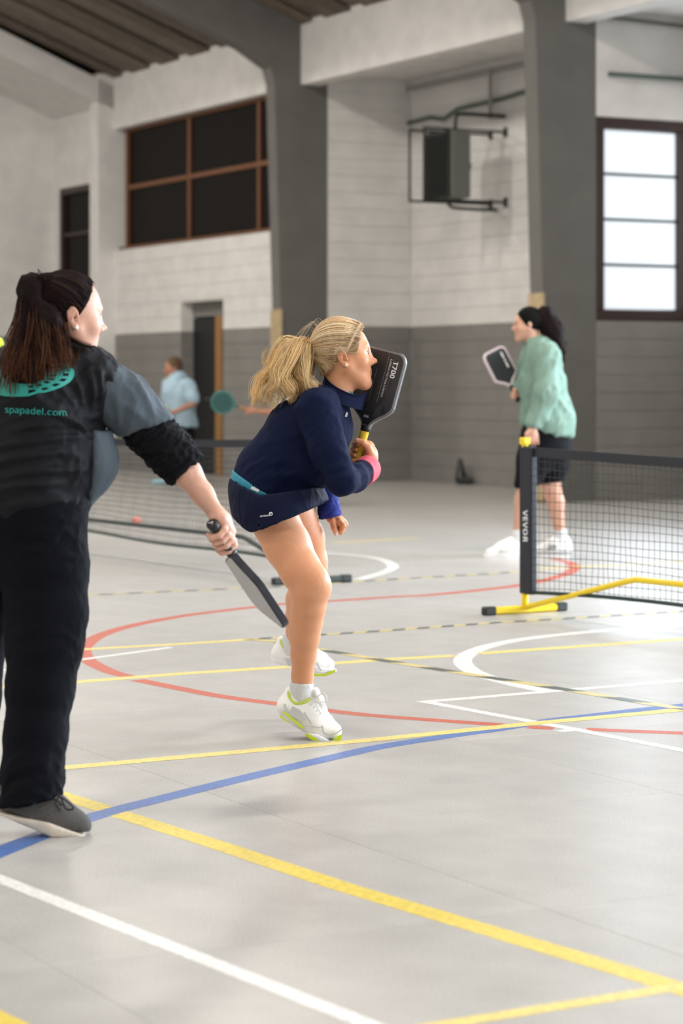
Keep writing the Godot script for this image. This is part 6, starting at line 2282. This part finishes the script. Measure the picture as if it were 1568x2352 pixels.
	sh.chain(js([[1240, 1005, -0.08], [1226, 1055, -0.10], [1209, 1112, -0.12]]), rs([46, 38, 29]), 0.05)
	sh.chain(js([[1272, 1005, 0.10], [1268, 1060, 0.11], [1263, 1112, 0.12]]), rs([44, 38, 30]), 0.05)
	sh.cone(j(1255, 985, 0.0), j(1258, 1030, 0.0), 52 * U, 53 * U, 0.05, Vector3(1, 1, 1.15))
	cut(sh, Vector2(1170, 1122), Vector2(1300, 1106))
	soft("shorts", [sh], [0.013], M.black, P)
	# socks and shoes
	for k in 2:
		var so := Field.new()
		var up := Field.new()
		var sl := Field.new()
		var S := Node3D.new()
		S.name = "shoe"
		P.add_child(S, true)
		if k == 0:
			so.chain(js([[1190, 1222, -0.08], [1187, 1250, -0.08]]), rs([15, 15]), 0.02)
			cut(so, Vector2(1160, 1214), Vector2(1215, 1216), false)
			up.chain(js([[1186, 1258, -0.08], [1160, 1264, -0.1], [1126, 1271, -0.12]]), rs([17, 16, 12]), 0.04)
			up.chain(js([[1178, 1246, -0.08], [1150, 1258, -0.1]]), rs([15, 12]), 0.04)
			sl.chain(js([[1187, 1268, -0.08], [1160, 1271, -0.1], [1122, 1274, -0.12]]), rs([17, 16, 12]), 0.04)
			for f2: Field in [up, sl]:
				cut(f2, Vector2(1090, 1278.5), Vector2(1210, 1277.5))
			cut(sl, Vector2(1090, 1270), Vector2(1210, 1268), false)
		else:
			so.chain(js([[1285, 1222, 0.20], [1286, 1250, 0.20]]), rs([16, 16]), 0.02)
			cut(so, Vector2(1260, 1212), Vector2(1310, 1214), false)
			up.chain(js([[1296, 1252, 0.20], [1270, 1257, 0.19], [1236, 1264, 0.18]]), rs([17, 16, 12]), 0.04)
			up.chain(js([[1290, 1240, 0.20], [1262, 1250, 0.19]]), rs([15, 12]), 0.04)
			sl.chain(js([[1296, 1262, 0.20], [1270, 1264, 0.19], [1232, 1266, 0.18]]), rs([18, 16, 12]), 0.04)
			for f2: Field in [up, sl]:
				cut(f2, Vector2(1220, 1271.5), Vector2(1330, 1271.5))
			cut(sl, Vector2(1220, 1264), Vector2(1330, 1262), false)
		soft("sock", [so], [0.01], M.sock, P)
		soft("upper", [up], [0.009], M.shoewhite, S)
		soft("sole", [sl], [0.009], M.shoewhite, S)
		var bx: float = [1148.0, 1258.0][k]
		var by: float = [1255.0, 1248.0][k]
		var sdd: float = [-0.15, 0.12][k]
		var st := MB.new()
		for q in 3:
			st.tube(PackedVector3Array(js([[bx + q * 7, by + 14, sdd - 0.008], [bx + q * 7 + 6, by + 4, sdd]])), PackedFloat32Array([0.008]), 6, true, 0.5)
		put("side_stripes", st.mesh(), M.darkmetal, S)
		var lc := Field.new()
		lc.chain(js([[bx + 8, by - 10, sdd + 0.08], [bx - 8, by + 5, sdd + 0.06]]), rs([6, 6]), 0.01)
		soft("tongue", [lc], [0.008], M.webbing, S, {"label": "dark tongue and laces"})
	# paddle
	var xf := paddle_xf(j(1190, 922, 0.03), j(1131, 806, 0.03), Vector3(0.9, 0, -0.42))
	var out := paddle_outline(0.108, 0.43, 0.13, 0.018, 0.05)
	var T := make_paddle("paddle with dark face and pale pink edge held by the player in mint green", xf, {"outline": out, "thick": 0.018, "rim": 0.017, "face": M.carbon, "edge": M.paleedge, "grip": M.blackgrip, "low": 0.13})
	var fc: Node3D = T.get_node("face")
	sub("printed_mark", quads_mesh([[0.045, 0.26, 0.058, 0.30], [0.045, 0.31, 0.06, 0.325], [0.045, 0.335, 0.058, 0.385]], 0.0115), M.print, fc)

# ================================================================== players far off by the door
func small_person(P: Node3D, h: Head, hips: Vector2, chest: Vector2, feet: Array, arms: Array, tone: Color, hair: Color, top_mat: Material, leg_mat: Material, shoe_mat: Material) -> void:
	var f := Field.new()
	f.chain(js([[hips.x, hips.y], [chest.x, chest.y + 20], [chest.x, chest.y]]), [0.13, 0.12, 0.10], 0.05)
	f.cone(j(chest.x, chest.y - 8), h.p(0, -0.06, -0.012), 0.05, 0.048, 0.03)
	for k in 2:
		var ft: Array = feet[k]
		f.chain(js([[hips.x, hips.y + 4, ft[2] * 0.5], [(hips.x + ft[0]) / 2, (hips.y + ft[1]) / 2, ft[2]], [ft[0], ft[1] - 10, ft[2]]]), [0.085, 0.06, 0.035], 0.04)
		var ar: Array = arms[k]
		f.chain(js(ar), [0.05, 0.04, 0.028], 0.03)
	var hf := head_field(h, j(chest.x, chest.y - 6), 0.05)
	var hd := Field.new()
	for k in 2:
		var w: Vector3 = js(arms[k])[2]
		var e: Vector3 = js(arms[k])[1]
		var t := (w - e).normalized()
		var sd := t.cross(Vector3(0, 0, 1)).normalized()
		hd.cone(w, w + t * 0.06, 0.028, 0.032, 0.02)
		for q in 4:
			var o := sd * (q - 1.5) * 0.017
			hd.chain([w + t * 0.07 + o, w + t * 0.11 + o + Vector3(0, -0.01, 0.012), w + t * 0.115 + o + Vector3(0, -0.03, -0.01)], [0.0095, 0.009, 0.008], 0.006)
		hd.chain([w + t * 0.03 + sd * 0.02, w + t * 0.06 + sd * 0.05, w + t * 0.085 + sd * 0.045], [0.011, 0.010, 0.008], 0.006)
	soft("body", [f, hf, hd], [0.02, 0.009, 0.008], M.skin, P, {"paint": skin_paint(tone, h, [])})
	var cap := Field.new()
	cap.ell(h.p(0, 0.050, -0.014), Vector3(0.084, 0.098, 0.104) * h.s, h.b, 0.01)
	cap.ell(h.p(0, 0.0, -0.06), Vector3(0.06, 0.07, 0.055) * h.s, h.b, 0.03)
	cap.clip(h.b * Vector3(0, -0.42, 0.9), h.p(0, 0.048, 0.066))
	soft("hair", [cap], [0.014], M.hair, P, {"paint": func(_p: Vector3) -> Color: return hair})
	eyes(h, P)
	var s := Field.new()
	s.chain(js([[chest.x, chest.y - 4], [chest.x, chest.y + 22], [hips.x, hips.y + 4]]), [0.13, 0.175, 0.185], 0.06, Vector3(1, 1, 1.15))
	for k in 2:
		var ar: Array = js(arms[k])
		s.cone(ar[0], (ar[0] as Vector3).lerp(ar[1], 0.75), 0.085, 0.08, 0.05)
	s.clip(Vector3(0, -1, 0), j(hips.x, hips.y + 8))
	soft("shirt", [s], [0.02], top_mat, P, {"bump": folds(0.02, Vector3(0.3, 1, 0), 6.0, 9)})
	var t := Field.new()
	for k in 2:
		var ft: Array = feet[k]
		t.chain(js([[hips.x, hips.y + 2, ft[2] * 0.5], [(hips.x + ft[0]) / 2, (hips.y + ft[1]) / 2, ft[2]], [ft[0], ft[1] - 9, ft[2]]]), [0.15, 0.11, 0.075], 0.05)
	soft("trousers", [t], [0.022], leg_mat, P)
	for k in 2:
		var ft: Array = feet[k]
		var o := Field.new()
		var base := j(ft[0], ft[1], ft[2])
		base.y = 0.0
		var toe := Vector3(-0.19, 0, 0.05)
		o.cone(base + Vector3(0.03, 0.045, 0), base + toe + Vector3(0, 0.03, 0), 0.05, 0.036, 0.03)
		o.ball(base + Vector3(0.02, 0.09, 0), 0.045, 0.03)
		o.clip(Vector3(0, -1, 0), Vector3(0, 0.002, 0))
		soft("shoe", [o], [0.014], shoe_mat, P)

func person_polo() -> void:
	stand(31.5)
	var P := thing("person", "player in light blue polo shirt and black trousers by the door", "person", fl(410, 1112))
	var h := Head.new()
	h.o = j(398, 846)
	h.b = face_basis(Vector3(-0.9, -0.05, 0.3), Vector3(0, 1, 0))
	h.s = 1.05
	small_person(P, h, Vector2(420, 972), Vector2(408, 880), [[388, 1112, -0.1], [436, 1112, 0.1]], [[[432, 885, -0.18], [446, 925, -0.25], [402, 946, -0.35]], [[388, 885, 0.15], [380, 925, 0.05], [388, 946, -0.15]]], Color(0.42, 0.20, 0.125), Color(0.10, 0.06, 0.035), M.sky_blue, M.black, mat(Color(0.30, 0.52, 0.60), 0.6))

func person_hidden() -> void:
	stand(26.3)
	var P := thing("person", "player mostly hidden behind the blonde player, one bare forearm showing", "person", fl(672, 1156))
	var h := Head.new()
	h.o = j(678, 842)
	h.b = face_basis(Vector3(-0.95, -0.05, 0.3), Vector3(0, 1, 0))
	h.s = 1.0
	small_person(P, h, Vector2(676, 1000), Vector2(676, 890), [[662, 1156, -0.1], [688, 1156, 0.1]], [[[668, 905, -0.18], [640, 948, -0.25], [588, 944, -0.35]], [[684, 900, 0.15], [690, 950, 0.10], [690, 990, 0.05]]], Color(0.44, 0.20, 0.12), Color(0.05, 0.03, 0.02), M.shoewhite, M.black, M.shoewhite)
	# round teal racket
	var c := PackedVector2Array()
	for k in 28:
		var a := TAU * k / 28 - PI / 2
		c.append(Vector2(cos(a) * 0.128 * (0.93 if sin(a) < -0.6 else 1.0), 0.30 + sin(a) * 0.13))
	make_paddle("round teal racket held out towards the door", paddle_xf(j(574, 943, -0.35), j(498, 920, -0.35), Vector3(0.25, 1, 0.25)), {"name": "racket", "category": "racket", "outline": c, "thick": 0.034, "rim": 0.02, "face": mat(Color(0.022, 0.085, 0.08), 0.4), "edge": M.tealracket, "grip": M.jamb, "low": 0.15, "cap": M.grip})

func ball_thing(called: String, label: String, at: Vector3, r: float, m: Material) -> void:
	var t := thing(called, label, "ball", at - Vector3(0, r, 0))
	var b := MB.new()
	var p := PackedVector2Array()
	for i in 13:
		p.append(Vector2(maxf(cos(-PI / 2 + PI * i / 12.0), 0.001), sin(-PI / 2 + PI * i / 12.0)) * r)
	b.lathe(p, Transform3D(Basis(), at), 20)
	put("shell", b.mesh(), m, t)
	# moulding seam
	var ring := PackedVector3Array()
	for k in 25:
		var a := TAU * k / 24
		ring.append(at + Vector3(cos(a) * 0.6, sin(a) * 0.8, cos(a) * 0.8) .normalized() * r)
	var sb := MB.new()
	sb.tube(ring, PackedFloat32Array([r * 0.03]), 5, false)
	put("seam", sb.mesh(), m, t)

func small_things() -> void:
	ball_thing("ball", "yellow-green ball in the air at the left edge", px(-5, 789, 14.8), 0.037, M.ball)
	ball_thing("ball", "yellow-green ball held by the player in light blue", px(377, 939, 31.1), 0.040, M.ball)
	var d := CH * F / (1207.0 - HY)
	ball_thing("ball", "small coral ball lying on the floor behind the dark net", Vector3((313.0 - CX) * d / F, 0.04, -d), 0.04, M.pinkball)

func _ready() -> void:
	rng.seed = 7
	nz.seed = 4
	nz.frequency = 1.0
	make_lens_and_light()
	make_materials()
	make_room()
	make_wall_things()
	make_nets()
	make_people()
	run_jobs()
